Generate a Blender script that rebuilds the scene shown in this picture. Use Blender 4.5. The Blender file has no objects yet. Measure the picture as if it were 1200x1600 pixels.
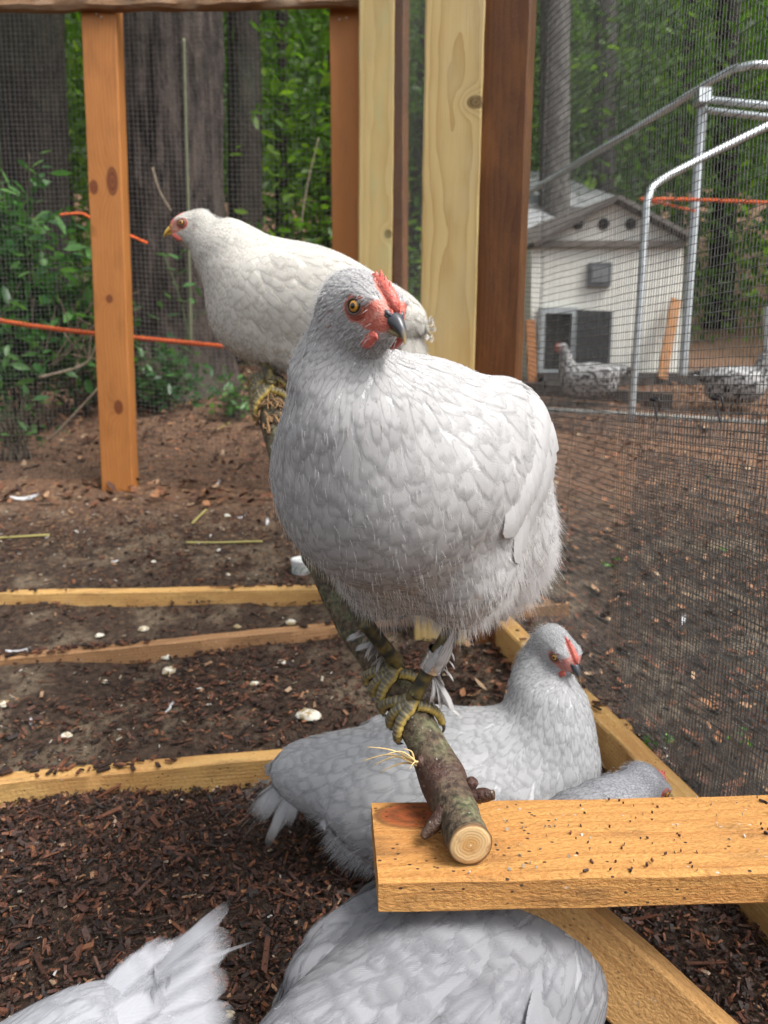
import bpy, math, random
import numpy as np
from mathutils import Vector, Matrix
rng = np.random.default_rng(7)
random.seed(7)
SC = bpy.context.scene
COL = SC.collection
R = math.radians

# ---------------------------------------------------------------- camera, sky, sun, exposure
F_PX, PITCH, CAM_Z = 1150.0, R(10.0), 0.85
cam_d = bpy.data.cameras.new('camera')
cam_d.sensor_fit = 'VERTICAL'; cam_d.sensor_height = 36.0
cam_d.lens = F_PX / 1600.0 * 36.0
cam_d.clip_start = 0.02; cam_d.clip_end = 400
cam_d.dof.use_dof = True; cam_d.dof.focus_distance = 0.80; cam_d.dof.aperture_fstop = 6.5
cam = bpy.data.objects.new('camera', cam_d); COL.objects.link(cam)
cam.location = (0, 0, CAM_Z); cam.rotation_euler = (R(90) - PITCH, 0, 0)
SC.camera = cam

SUN_EL, SUN_AZ = R(56), R(118)         # azimuth measured clockwise from +Y (away from the camera)
w = bpy.data.worlds.new('World'); SC.world = w; w.use_nodes = True
nt = w.node_tree; bg = nt.nodes['Background']
sky = nt.nodes.new('ShaderNodeTexSky'); sky.sky_type = 'NISHITA'; sky.sun_disc = False
sky.sun_elevation = SUN_EL; sky.sun_rotation = SUN_AZ; sky.dust_density = 5.0; sky.air_density = 1.0; sky.ozone_density = 1.0
hs = nt.nodes.new('ShaderNodeHueSaturation'); hs.inputs['Saturation'].default_value = 0.22
nt.links.new(sky.outputs[0], hs.inputs['Color']); nt.links.new(hs.outputs[0], bg.inputs['Color'])
bg.inputs['Strength'].default_value = 0.14
sd = bpy.data.lights.new('sun', 'SUN'); sd.energy = 1.75; sd.angle = R(24); sd.color = (1.0, 0.965, 0.91)
sun = bpy.data.objects.new('sun', sd); COL.objects.link(sun)
sv = Vector((math.sin(SUN_AZ) * math.cos(SUN_EL), math.cos(SUN_AZ) * math.cos(SUN_EL), math.sin(SUN_EL)))
sun.rotation_euler = (-sv).to_track_quat('-Z', 'Y').to_euler(); sun.location = sv * 20
SC.view_settings.view_transform = 'Standard'; SC.view_settings.look = 'None'
SC.view_settings.gamma = 1.0; SC.view_settings.use_curve_mapping = False
SC.view_settings.exposure = 0.95
SC.render.engine = 'CYCLES'
SC.cycles.max_bounces = 8; SC.cycles.transparent_max_bounces = 12
SC.cycles.diffuse_bounces = 4; SC.cycles.caustics_reflective = False; SC.cycles.caustics_refractive = False

# ---------------------------------------------------------------- geometry helpers
CP, SP = math.cos(PITCH), math.sin(PITCH)
def P(px, py, z):
    """point seen at pixel (px,py) of the 1200x1600 photograph at depth z metres along the lens axis"""
    cx, cy = (px - 600) / F_PX * z, (py - 800) / F_PX * z
    return np.array([cx, z * CP - cy * SP, CAM_Z - (cy * CP + z * SP)])
def ray(px, py):
    return P(px, py, 1.0) - np.array([0, 0, CAM_Z])
def PY(px, py, Y):
    r = ray(px, py); return np.array([0, 0, CAM_Z]) + r * (Y / r[1])
def PZ(px, py, Z):
    r = ray(px, py); return np.array([0, 0, CAM_Z]) + r * ((Z - CAM_Z) / r[2])
_gy = np.array([-30, .0, .85, 1.28, 1.84, 2.07, 3.17, 4.3, 5.5, 8, 12, 16, 20, 40, 80])
_gz = CAM_Z - np.array([.85, .83, .82, .795, .725, .675, .455, .235, .02, -.35, -1.0, -2.0, -4.2, -17, -30])
def G(x, y):
    x = np.asarray(x, float); y = np.asarray(y, float)
    g = np.interp(y, _gy, _gz)
    g = g + .012 * np.sin(x * 5.1 + 1.3) * np.sin(y * 4.3) + .006 * np.sin(x * 13 + y * 7)
    # litter banked against the boards of the run
    g = g + .035 * np.exp(-((y - 1.02) / .12) ** 2) * np.exp(-((x + .45) / .55) ** 2)
    g = g + .02 * np.exp(-((y - 1.60) / .14) ** 2) * np.exp(-((x + .3) / .6) ** 2)
    return g
def PG(px, py, off=0.0):
    r = ray(px, py); t = .3
    for i in range(4000):
        p = np.array([0, 0, CAM_Z]) + r * t
        if p[2] <= G(p[0], p[1]) + off: return p
        t *= 1.002
    return p

def link(o, root=None):
    COL.objects.link(o)
    if root is not None: o.parent = root
    return o
def tag(o, label=None, cat=None, group=None, kind=None):
    if label: o['label'] = label
    if cat: o['category'] = cat
    if group: o['group'] = group
    if kind: o['kind'] = kind
    return o
def empty(name, loc, label=None, cat=None, group=None):
    o = bpy.data.objects.new(name, None); o.empty_display_size = .05
    o.location = tuple(loc); COL.objects.link(o)
    return tag(o, label, cat, group)
def world_of(o):
    v = Vector((0, 0, 0))
    while o is not None: v = v + o.location; o = o.parent
    return np.array(v)
def mesh_np(name, V, faces, mat=None, attrs=None, uv=None, smooth=True, colors=None):
    """faces: list of integer arrays (n,k)"""
    V = np.asarray(V, np.float32).reshape(-1, 3)
    me = bpy.data.meshes.new(name)
    if not isinstance(faces, (list, tuple)): faces = [faces]
    faces = [np.asarray(f, np.int32) for f in faces if len(f)]
    nl = sum(f.size for f in faces); nf = sum(len(f) for f in faces)
    me.vertices.add(len(V)); me.vertices.foreach_set('co', V.ravel())
    me.loops.add(nl); li = np.concatenate([f.ravel() for f in faces]); me.loops.foreach_set('vertex_index', li)
    me.polygons.add(nf)
    tot = np.concatenate([np.full(len(f), f.shape[1], np.int32) for f in faces])
    st = np.concatenate([[0], np.cumsum(tot)[:-1]]).astype(np.int32)
    me.polygons.foreach_set('loop_start', st)
    me.polygons.foreach_set('use_smooth', np.full(nf, smooth))
    if uv is not None:
        l = me.uv_layers.new(name='UVMap'); l.data.foreach_set('uv', np.asarray(uv, np.float32)[li].ravel())
    for k, a in (attrs or {}).items():
        at = me.attributes.new(k, 'FLOAT', 'POINT'); at.data.foreach_set('value', np.asarray(a, np.float32))
    if colors is not None:
        at = me.attributes.new('col', 'FLOAT_COLOR', 'POINT')
        c = np.ones((len(V), 4), np.float32); c[:, :3] = colors; at.data.foreach_set('color', c.ravel())
    me.update(calc_edges=True); me.validate()
    if mat: me.materials.append(mat)
    return me
def part(name, V, faces, mat, root=None, **kw):
    """V in world coordinates; the object becomes a child of root (roots are only translated)"""
    off = world_of(root) if root is not None else np.zeros(3)
    o = bpy.data.objects.new(name, mesh_np(name, np.asarray(V) - off, faces, mat, **kw))
    return link(o, root)
def solo(name, V, faces, mat, label=None, cat=None, group=None, kind=None, **kw):
    """a thing that is one mesh, origin at its base centre"""
    V = np.asarray(V, float); c = (V.min(0) + V.max(0)) / 2; c[2] = V[:, 2].min()
    o = bpy.data.objects.new(name, mesh_np(name, V - c, faces, mat, **kw)); o.location = c; link(o)
    return tag(o, label, cat, group, kind)
def unit(v): 
    v = np.asarray(v, float); return v / (np.linalg.norm(v, axis=-1, keepdims=True) + 1e-12)
def tube_geo(pts, rad, n=8, base=0, caps=True, prof=None, upv=(0.31, 0.2, 1)):
    pts = np.asarray(pts, float); m = len(pts); rad = np.broadcast_to(np.asarray(rad, float), (m,))
    T = unit(np.gradient(pts, axis=0)); up = unit(upv)
    N = np.zeros_like(pts); prev = up
    for i in range(m):
        v = prev - T[i] * np.dot(prev, T[i]); 
        if np.linalg.norm(v) < 1e-4: v = np.cross(T[i], [1, .2, .1])
        N[i] = unit(v); prev = N[i]
    B = np.cross(T, N)
    a = np.arange(n) / n * 2 * np.pi
    rr = rad[:, None] * (np.ones((m, n)) if prof is None else prof)
    V = pts[:, None] + rr[..., None] * (np.cos(a)[None, :, None] * N[:, None] + np.sin(a)[None, :, None] * B[:, None])
    V = V.reshape(-1, 3)
    i, j = np.meshgrid(np.arange(m - 1), np.arange(n), indexing='ij'); j2 = (j + 1) % n
    Q = np.stack([i * n + j, i * n + j2, (i + 1) * n + j2, (i + 1) * n + j], -1).reshape(-1, 4)
    if caps:
        V = np.vstack([V, pts[:1], pts[-1:]]); c0, c1 = m * n, m * n + 1; jj = np.arange(n)
        T3 = np.vstack([np.stack([np.full(n, c0), (jj + 1) % n, jj], -1), np.stack([np.full(n, c1), (m - 1) * n + jj, (m - 1) * n + (jj + 1) % n], -1)])
    else: T3 = np.zeros((0, 3), int)
    return V, Q + base, T3 + base
class Geo:
    """collects geometry into one mesh"""
    def __init__(s): s.V = []; s.Q = []; s.T = []; s.n = 0; s.A = {}; s.C = []
    def add(s, V, Q=None, T=None, col=None, **attrs):
        V = np.asarray(V, float); s.V.append(V)
        if Q is not None and len(Q): s.Q.append(np.asarray(Q) + s.n)
        if T is not None and len(T): s.T.append(np.asarray(T) + s.n)
        for k, a in attrs.items(): s.A.setdefault(k, []).append(np.broadcast_to(np.asarray(a, float), (len(V),)))
        if col is not None: s.C.append(np.broadcast_to(np.asarray(col, float), (len(V), 3)))
        s.n += len(V)
    def tube(s, pts, rad, n=8, col=None, caps=True, prof=None, **a):
        V, Q, T = tube_geo(pts, rad, n, 0, caps, prof); s.add(V, Q, T, col, **a)
    def box(s, c, ax, half, col=None, **a):
        """ax: 3x3 rows are the axes"""
        sg = np.array([[x, y, z] for x in (-1, 1) for y in (-1, 1) for z in (-1, 1)], float)
        V = np.asarray(c) + (sg * np.asarray(half)) @ np.asarray(ax)
        Q = [[0, 1, 3, 2], [4, 6, 7, 5], [0, 4, 5, 1], [2, 3, 7, 6], [0, 2, 6, 4], [1, 5, 7, 3]]
        s.add(V, Q, None, col, **a)
    def get(s):
        kw = {}
        if s.A: kw['attrs'] = {k: np.concatenate(v) for k, v in s.A.items()}
        if s.C: kw['colors'] = np.vstack(s.C)
        return np.vstack(s.V), [np.vstack(s.Q) if s.Q else np.zeros((0, 4), int), np.vstack(s.T) if s.T else np.zeros((0, 3), int)], kw
    def part(s, name, mat, root=None, smooth=True):
        V, f, kw = s.get(); return part(name, V, f, mat, root, smooth=smooth, **kw)
    def solo(s, name, mat, label=None, cat=None, group=None, kind=None, smooth=True):
        V, f, kw = s.get(); return solo(name, V, f, mat, label, cat, group, kind, smooth=smooth, **kw)
AX = np.eye(3)
def lerp(a, b, t): return a + (b - a) * t
def smooth_path(pts, n):
    pts = np.asarray(pts, float); k = len(pts); t = np.linspace(0, k - 1, n); out = []
    for u in t:
        i = min(int(u), k - 2); f = u - i
        p0, p1, p2, p3 = pts[max(i - 1, 0)], pts[i], pts[i + 1], pts[min(i + 2, k - 1)]
        out.append(.5 * ((2 * p1) + (-p0 + p2) * f + (2 * p0 - 5 * p1 + 4 * p2 - p3) * f * f + (-p0 + 3 * p1 - 3 * p2 + p3) * f ** 3))
    return np.array(out)
# cheap value noise for displacing meshes
_perm = rng.permutation(4096)
def vnoise(p, seed=0):
    p = np.asarray(p, float) + seed * 17.13; i = np.floor(p).astype(int); f = p - i; f = f * f * (3 - 2 * f)
    def h(x, y, z): return (_perm[(_perm[(_perm[x & 4095] + y) & 4095] + z) & 4095] / 2047.5) - 1
    r = 0
    for dx in (0, 1):
        for dy in (0, 1):
            for dz in (0, 1):
                wt = (f[..., 0] if dx else 1 - f[..., 0]) * (f[..., 1] if dy else 1 - f[..., 1]) * (f[..., 2] if dz else 1 - f[..., 2])
                r = r + wt * h(i[..., 0] + dx, i[..., 1] + dy, i[..., 2] + dz)
    return r

# ---------------------------------------------------------------- material helpers
class M:
    def __init__(s, name):
        s.m = bpy.data.materials.new(name); s.m.use_nodes = True; s.t = s.m.node_tree
        s.b = s.t.nodes['Principled BSDF']; s.out = s.t.nodes['Material Output']
    def n(s, typ, **kw):
        nd = s.t.nodes.new(typ)
        for k, v in kw.items(): setattr(nd, k, v)
        return nd
    def set(s, sock, v):
        if hasattr(v, 'is_output') or hasattr(v, 'links'): s.t.links.new(v, sock)
        elif isinstance(v, (tuple, list)) and sock.type == 'RGBA' and len(v) == 3: sock.default_value = (*v, 1)
        else: sock.default_value = v
    def math(s, op, a, b=None, c=None, clamp=False):
        nd = s.n('ShaderNodeMath', operation=op, use_clamp=clamp); s.set(nd.inputs[0], a)
        if b is not None: s.set(nd.inputs[1], b)
        if c is not None: s.set(nd.inputs[2], c)
        return nd.outputs[0]
    def mix(s, f, a, b, blend='MIX'):
        nd = s.n('ShaderNodeMix', data_type='RGBA', blend_type=blend); s.set(nd.inputs[0], f); s.set(nd.inputs[6], a); s.set(nd.inputs[7], b); return nd.outputs[2]
    def ramp(s, f, stops):
        nd = s.n('ShaderNodeValToRGB'); s.set(nd.inputs[0], f); e = nd.color_ramp.elements
        while len(e) < len(stops): e.new(.5)
        for k, (p, c) in enumerate(stops): e[k].position = p; e[k].color = (*c, 1) if len(c) == 3 else c
        return nd.outputs[0]
    def fr(s, f, lo, hi):
        nd = s.n('ShaderNodeMapRange'); s.set(nd.inputs[0], f); nd.inputs[1].default_value = lo; nd.inputs[2].default_value = hi; return nd.outputs[0]
    def obj(s): return s.n('ShaderNodeTexCoord').outputs['Object']
    def uv(s): return s.n('ShaderNodeTexCoord').outputs['UV']
    def pos(s): return s.n('ShaderNodeNewGeometry').outputs['Position']
    def attr(s, name, col=False):
        nd = s.n('ShaderNodeAttribute', attribute_name=name); return nd.outputs['Color' if col else 'Fac']
    def map(s, v, scale=(1, 1, 1), loc=(0, 0, 0), rot=(0, 0, 0)):
        nd = s.n('ShaderNodeMapping'); s.set(nd.inputs[0], v); nd.inputs['Scale'].default_value = scale; nd.inputs['Location'].default_value = loc; nd.inputs['Rotation'].default_value = rot; return nd.outputs[0]
    def noise(s, v, scale=5, detail=4, rough=.55, dist=0, col=False):
        nd = s.n('ShaderNodeTexNoise'); s.set(nd.inputs['Vector'], v); nd.inputs['Scale'].default_value = scale; nd.inputs['Detail'].default_value = detail; nd.inputs['Roughness'].default_value = rough; nd.inputs['Distortion'].default_value = dist
        return nd.outputs[1 if col else 0]
    def voro(s, v, scale=5, feat='F1', out='Distance'):
        nd = s.n('ShaderNodeTexVoronoi', feature=feat); s.set(nd.inputs['Vector'], v); nd.inputs['Scale'].default_value = scale; return nd.outputs[out]
    def sep(s, v):
        nd = s.n('ShaderNodeSeparateXYZ'); s.set(nd.inputs[0], v); return nd.outputs
    def comb(s, x, y, z):
        nd = s.n('ShaderNodeCombineXYZ'); s.set(nd.inputs[0], x); s.set(nd.inputs[1], y); s.set(nd.inputs[2], z); return nd.outputs[0]
    def bump(s, h, strength=.3, dist=.01):
        nd = s.n('ShaderNodeBump'); s.set(nd.inputs['Height'], h); nd.inputs['Strength'].default_value = strength; nd.inputs['Distance'].default_value = dist
        s.t.links.new(nd.outputs[0], s.b.inputs['Normal']); return nd.outputs[0]
    def done(s, color=None, rough=.6, spec=.5, metal=0.0):
        if color is not None: s.set(s.b.inputs['Base Color'], color)
        s.set(s.b.inputs['Roughness'], rough); s.set(s.b.inputs['Specular IOR Level'], spec); s.set(s.b.inputs['Metallic'], metal)
        return s.m
def plain(name, color, rough=.6, spec=.5, metal=0.0, var=.15, scale=20):
    m = M(name); n = m.noise(m.obj(), scale, 3); c = m.mix(m.fr(n, .3, .7), tuple(x * (1 - var) for x in color), tuple(min(1, x * (1 + var)) for x in color))
    return m.done(c, rough, spec, metal)

def wood(name, light, dark, seed=0.0, knots=(), grime=.3, speck=.25, rings=170, rough=.6, saw=0.0, stain=None, off=(.05, .11), grimecol=(.03, .022, .014), bumps=.25, knotcol=None):
    """sawn softwood: growth rings round an axis along local x that lies beside the board; knots = (x, y, z, rx, ry)"""
    m = M(name); v = m.obj(); x, y, z = m.sep(v)
    wob = m.noise(m.map(v, (2.2, 9, 9), (seed, seed * 1.7, 0)), 1.0, 3)
    w2 = m.math('MULTIPLY', m.math('SUBTRACT', wob, .5), .022)
    kmask, kring, disp = None, None, w2
    for (kx, ky, kz, rx, ry) in knots:
        dx = m.math('DIVIDE', m.math('SUBTRACT', x, kx), rx); dy = m.math('DIVIDE', m.math('SUBTRACT', y, ky), ry)
        dz = m.math('DIVIDE', m.math('SUBTRACT', z, kz), .03)
        d = m.math('SQRT', m.math('ADD', m.math('ADD', m.math('MULTIPLY', dx, dx), m.math('MULTIPLY', dy, dy)), m.math('MULTIPLY', m.math('MULTIPLY', dz, dz), .2)))
        k = m.fr(d, 1.12, .86); k.node.clamp = True
        fld = m.math('MULTIPLY', m.math('EXPONENT', m.math('MULTIPLY', m.math('MULTIPLY', d, d), -.28)), .020)
        disp = m.math('ADD', disp, fld)
        rg = m.math('MULTIPLY', k, m.math('ADD', m.math('MULTIPLY', m.math('SINE', m.math('MULTIPLY', d, 13)), .5), .5))
        halo = m.fr(m.math('ABSOLUTE', m.math('SUBTRACT', d, 1.0)), .16, .0)
        kmask = k if kmask is None else m.math('MAXIMUM', kmask, k)
        kring = (rg, halo) if kring is None else (m.math('MAXIMUM', kring[0], rg), m.math('MAXIMUM', kring[1], halo))
    yy = m.math('ADD', y, off[0]); zz = m.math('ADD', z, off[1])
    r = m.math('ADD', m.math('SQRT', m.math('ADD', m.math('MULTIPLY', yy, yy), m.math('MULTIPLY', zz, zz))), disp)
    fr = m.math('FRACT', m.math('MULTIPLY', r, rings))
    ring = m.math('POWER', fr, 2.2)
    fine = m.noise(m.map(v, (9, 260, 260), (seed, 3, 1)), 1.0, 3)
    big = m.noise(m.map(v, (2, 14, 14), (seed + 5, 3, 1)), 1.0, 3)
    t = m.math('ADD', m.math('MULTIPLY', ring, .55), m.math('ADD', m.math('MULTIPLY', fine, .35), m.math('SUBTRACT', m.math('MULTIPLY', big, .7), .42)), clamp=True)
    c = m.mix(t, light, dark)
    if kmask is not None:
        kd = knotcol or tuple(a * .62 for a in dark); kc = m.mix(kring[0], kd, tuple(a * .5 for a in kd))
        c = m.mix(kmask, c, kc); c = m.mix(m.math('MULTIPLY', kring[1], .8), c, tuple(a * .25 for a in dark))
    if stain:   # (colour, amount): patches of another tone
        sn = m.noise(m.map(v, (5, 16, 16), (seed + 9, 1, 4)), 1.0, 4, .6)
        c = m.mix(m.math('MULTIPLY', m.fr(sn, .48, .68), stain[1]), c, stain[0])
    gn = m.noise(m.map(v, (7, 22, 22), (seed + 2, 8, 4)), 1.0, 5, .65)
    c = m.mix(m.math('MULTIPLY', m.fr(gn, .54, .74), grime), c, grimecol)
    sp = m.voro(m.map(v, (75, 115, 115), (seed, 0, 0)), 1.0); sn2 = m.noise(v, 18, 2)
    spk = m.math('MULTIPLY', m.math('LESS_THAN', sp, .16), m.math('GREATER_THAN', sn2, .52))
    c = m.mix(m.math('MULTIPLY', spk, speck), c, (.02, .014, .01))
    sp2 = m.voro(m.map(v, (52, 80, 80), (seed + 4, 2, 0)), 1.0)
    c = m.mix(m.math('MULTIPLY', m.math('MULTIPLY', m.math('LESS_THAN', sp2, .10), m.math('LESS_THAN', sn2, .47)), speck * .8), c, (.62, .58, .5))
    h = m.math('ADD', m.math('MULTIPLY', fine, .5), m.math('MULTIPLY', ring, .25))
    if saw:
        sc = m.math('SINE', m.math('ADD', m.math('MULTIPLY', m.math('ADD', x, m.math('MULTIPLY', y, .55)), 620), m.math('MULTIPLY', big, 26)))
        rgh = m.noise(m.map(v, (130, 260, 260), (1, seed, 0), (0, 0, .5)), 1.0, 4, .7)
        h = m.math('ADD', h, m.math('ADD', m.math('MULTIPLY', sc, saw * .10), m.math('MULTIPLY', rgh, saw * 2.4)))
        c = m.mix(m.math('MULTIPLY', m.fr(rgh, .38, .66), saw * .5), c, tuple(a * .55 for a in dark))
    m.bump(h, bumps, .004)
    return m.done(c, m.math('ADD', m.math('MULTIPLY', gn, -.25), rough + .12), .35)

def board(name, p0, p1, up, width, thick, mat, root=None, rough=.0012, seed=0, n=None, bev=.004, endcut=0.0, wane=None, solo_tag=None, p0_cut=0.0):
    """a sawn board from p0 to p1 (centre line); local x along, y across (width), z = up side (thickness); edges slightly uneven"""
    p0 = np.asarray(p0, float); p1 = np.asarray(p1, float); L = np.linalg.norm(p1 - p0); X = (p1 - p0) / L
    Z = np.asarray(up, float); Z = unit(Z - X * np.dot(Z, X)); Y = np.cross(Z, X)
    n = n or max(8, int(L / .02)); n = min(n, 160)
    hw, ht = width / 2, thick / 2
    sec = np.array([[-hw, -ht + bev], [-hw, 0], [-hw, ht - bev], [-hw + bev, ht], [-hw / 2, ht], [0, ht], [hw / 2, ht], [hw - bev, ht], [hw, ht - bev], [hw, 0], [hw, -ht + bev], [hw - bev, -ht], [0, -ht], [-hw + bev, -ht]])
    k = len(sec); xs = np.linspace(0, L, n)
    V = np.zeros((n, k, 3)); V[..., 0] = xs[:, None]; V[..., 1:] = sec[None]
    q = V * [14, 60, 60] + seed * 3.7
    V[..., 1] += vnoise(q, 1 + seed) * rough; V[..., 2] += vnoise(q, 5 + seed) * rough
    q2 = V * [3, 5, 5] + seed; V[..., 1] += vnoise(q2, 9) * rough * 1.2; V[..., 2] += vnoise(q2, 11) * rough * 1.2
    if wane: V = wane(V, xs, L)
    if endcut: V[..., 0] += (V[..., 1] * endcut) * (xs / L)[:, None]
    if p0_cut: V[..., 0] += (V[..., 1] * p0_cut) * (1 - xs / L)[:, None]
    V = V.reshape(-1, 3)
    i, j = np.meshgrid(np.arange(n - 1), np.arange(k), indexing='ij'); j2 = (j + 1) % k
    Q = np.stack([i * k + j, (i + 1) * k + j, (i + 1) * k + j2, i * k + j2], -1).reshape(-1, 4)
    E = [np.arange(k)[None], (np.arange(k)[::-1] + (n - 1) * k)[None]]
    me = mesh_np(name, V, [Q] + E, mat, smooth=True)
    o = bpy.data.objects.new(name, me)
    try: me.set_sharp_from_angle(angle=R(38))
    except Exception: pass
    mw = Matrix(((X[0], Y[0], Z[0], p0[0]), (X[1], Y[1], Z[1], p0[1]), (X[2], Y[2], Z[2], p0[2]), (0, 0, 0, 1)))
    link(o, root)
    if root is not None:
        mw = Matrix.Translation(-Vector(world_of(root))) @ mw
    o.matrix_local = mw
    if solo_tag: tag(o, *solo_tag)
    return o
# ================================================================= HENS
def feather_mat(name, tint, edge=.17, trans=.32, barb=.18, fray=.27, fray_f=26, soft=True):
    m = M(name); u = m.sep(m.uv()); tone = m.attr('tone'); a = m.math('ABSOLUTE', m.math('SUBTRACT', u[0], .5))
    c = m.mix(m.math('MULTIPLY', m.fr(a, .30, .5), edge), tint, tuple(min(.9, x * 1.22) for x in tint))
    c = m.mix(m.math('MULTIPLY', m.fr(a, .035, .01), .18), c, tuple(min(.85, x * 1.15) for x in tint))
    bw = m.math('SINE', m.math('ADD', m.math('MULTIPLY', m.math('ADD', u[1], m.math('MULTIPLY', a, -.9)), 70), m.math('MULTIPLY', m.noise(m.pos(), 90, 3), 9)))
    n = m.noise(m.pos(), 26, 4); n2 = m.noise(m.map(m.pos(), (1, 1, 1)), 220, 2)
    k = m.math('MULTIPLY', tone, m.math('ADD', .90, m.math('MULTIPLY', n, .16)))
    k = m.math('MULTIPLY', k, m.math('ADD', 1.0, m.math('MULTIPLY', bw, .018)))
    k = m.math('MULTIPLY', k, m.math('ADD', .94, m.math('MULTIPLY', n2, .12)))
    kk = m.comb(k, k, k)
    vm = m.n('ShaderNodeVectorMath', operation='MULTIPLY'); m.set(vm.inputs[0], c); m.set(vm.inputs[1], kk)
    c = vm.outputs[0]
    m.bump(m.math('ADD', m.math('MULTIPLY', bw, .5), n2), barb, .001)
    m.done(c, .85, .08)
    m.set(m.b.inputs['Sheen Weight'], .05); m.set(m.b.inputs['Sheen Roughness'], .5)
    tr = m.n('ShaderNodeBsdfTranslucent'); m.set(tr.inputs[0], c)
    mx = m.n('ShaderNodeMixShader'); mx.inputs[0].default_value = trans
    m.t.links.new(m.b.outputs[0], mx.inputs[1]); m.t.links.new(tr.outputs[0], mx.inputs[2])
    # loose barbs: the vane breaks up into threads towards its edge
    bn = m.noise(m.comb(m.math('MULTIPLY', a, 2.5), m.math('MULTIPLY', m.math('ADD', u[1], m.math('MULTIPLY', a, -.8)), fray_f), m.math('MULTIPLY', tone, 370)), 1.0, 2)
    ed = m.math('MAXIMUM', m.fr(a, .5 - fray, .5), m.fr(u[1], 1.0 - fray * 1.1, 1.0))
    if soft: al = m.math('SUBTRACT', 1.12, m.math('MULTIPLY', m.math('MULTIPLY', ed, 1.15), m.math('ADD', .70, m.math('MULTIPLY', bn, .65))), clamp=True)
    else: al = m.math('GREATER_THAN', m.math('ADD', bn, .30), m.math('MULTIPLY', ed, .80))
    tp = m.n('ShaderNodeBsdfTransparent'); m2 = m.n('ShaderNodeMixShader'); m.set(m2.inputs[0], al)
    m.t.links.new(tp.outputs[0], m2.inputs[1]); m.t.links.new(mx.outputs[0], m2.inputs[2]); m.t.links.new(m2.outputs[0], m.out.inputs[0])
    return m.m
def skin_mat(name, tint, red=(.52, .125, .090)):
    m = M(name); f = m.attr('skin'); tone = m.attr('tone')
    v = m.pos(); nz = m.noise(v, 260, 4, .65); vo = m.voro(v, 620); lines = m.noise(m.map(v, (1, 1, .35)), 420, 3)
    r = m.mix(m.fr(nz, .35, .7), tuple(a * .8 for a in red), (min(1, red[0] * 1.2), red[1] * 1.7, red[2] * 1.75))
    r = m.mix(m.math('MULTIPLY', m.fr(m.noise(v, 110, 4), .52, .66), .6), r, (.42, .30, .26))
    g = m.mix(tone, (0, 0, 0), tint)
    ff = m.fr(m.math('ADD', f, m.math('MULTIPLY', m.math('SUBTRACT', nz, .5), .7)), .38, .62)
    c = m.mix(ff, g, r)
    m.bump(m.math('ADD', m.math('MULTIPLY', vo, .8), lines), .5, .0012)
    m.set(m.b.inputs['Subsurface Weight'], 0.0)
    return m.done(c, .48, .45)
def col_mat(name, rough=.45, spec=.5, bump=.25, scale=420, var=.25):
    m = M(name); c = m.attr('col', True); n = m.noise(m.pos(), scale, 3)
    c = m.mix(m.fr(n, .3, .7), m.mix(1.0, c, (1 - var,) * 3, 'MULTIPLY'), c); m.bump(n, bump, .001); return m.done(c, rough, spec)
MAT_BEAK = col_mat('horn_beak', .28, .5, .10, 300, .15)
MAT_LEG = col_mat('scaly_leg', .45, .4, .35, 500, .35)
MAT_EYE = col_mat('eye_wet', .04, .8, 0.0, 900, .25)
def comb_mat():
    m = M('comb_red'); v = m.pos(); n = m.noise(v, 300, 4, .6); n2 = m.noise(v, 120, 3)
    c = m.mix(m.fr(n, .3, .7), (.42, .055, .040), (.60, .155, .115)); c = m.mix(m.math('MULTIPLY', m.fr(n2, .5, .7), .35), c, (.62, .26, .2))
    m.bump(m.math('ADD', n, m.voro(v, 500)), .45, .001); return m.done(c, .38, .5)
MAT_COMB = comb_mat()
def metal(name, col, rough=.3, dent=.2, scale=160):
    m = M(name); n = m.noise(m.obj(), scale, 3); m.bump(n, dent, .002)
    return m.done(m.mix(m.fr(n, .35, .65), tuple(a * .8 for a in col), col), m.math('ADD', rough, m.math('MULTIPLY', n, .2)), .5, 1.0)
MAT_BAND = metal('band_aluminium', (.72, .73, .75), .2, .5, 220)

def rotz(a): c, s = math.cos(a), math.sin(a); return np.array([[c, -s, 0], [s, c, 0], [0, 0, 1.0]])
def roty(a): c, s = math.cos(a), math.sin(a); return np.array([[c, 0, s], [0, 1, 0], [-s, 0, c]])
def rotx(a): c, s = math.cos(a), math.sin(a); return np.array([[1, 0, 0], [0, c, -s], [0, s, c]])

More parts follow.
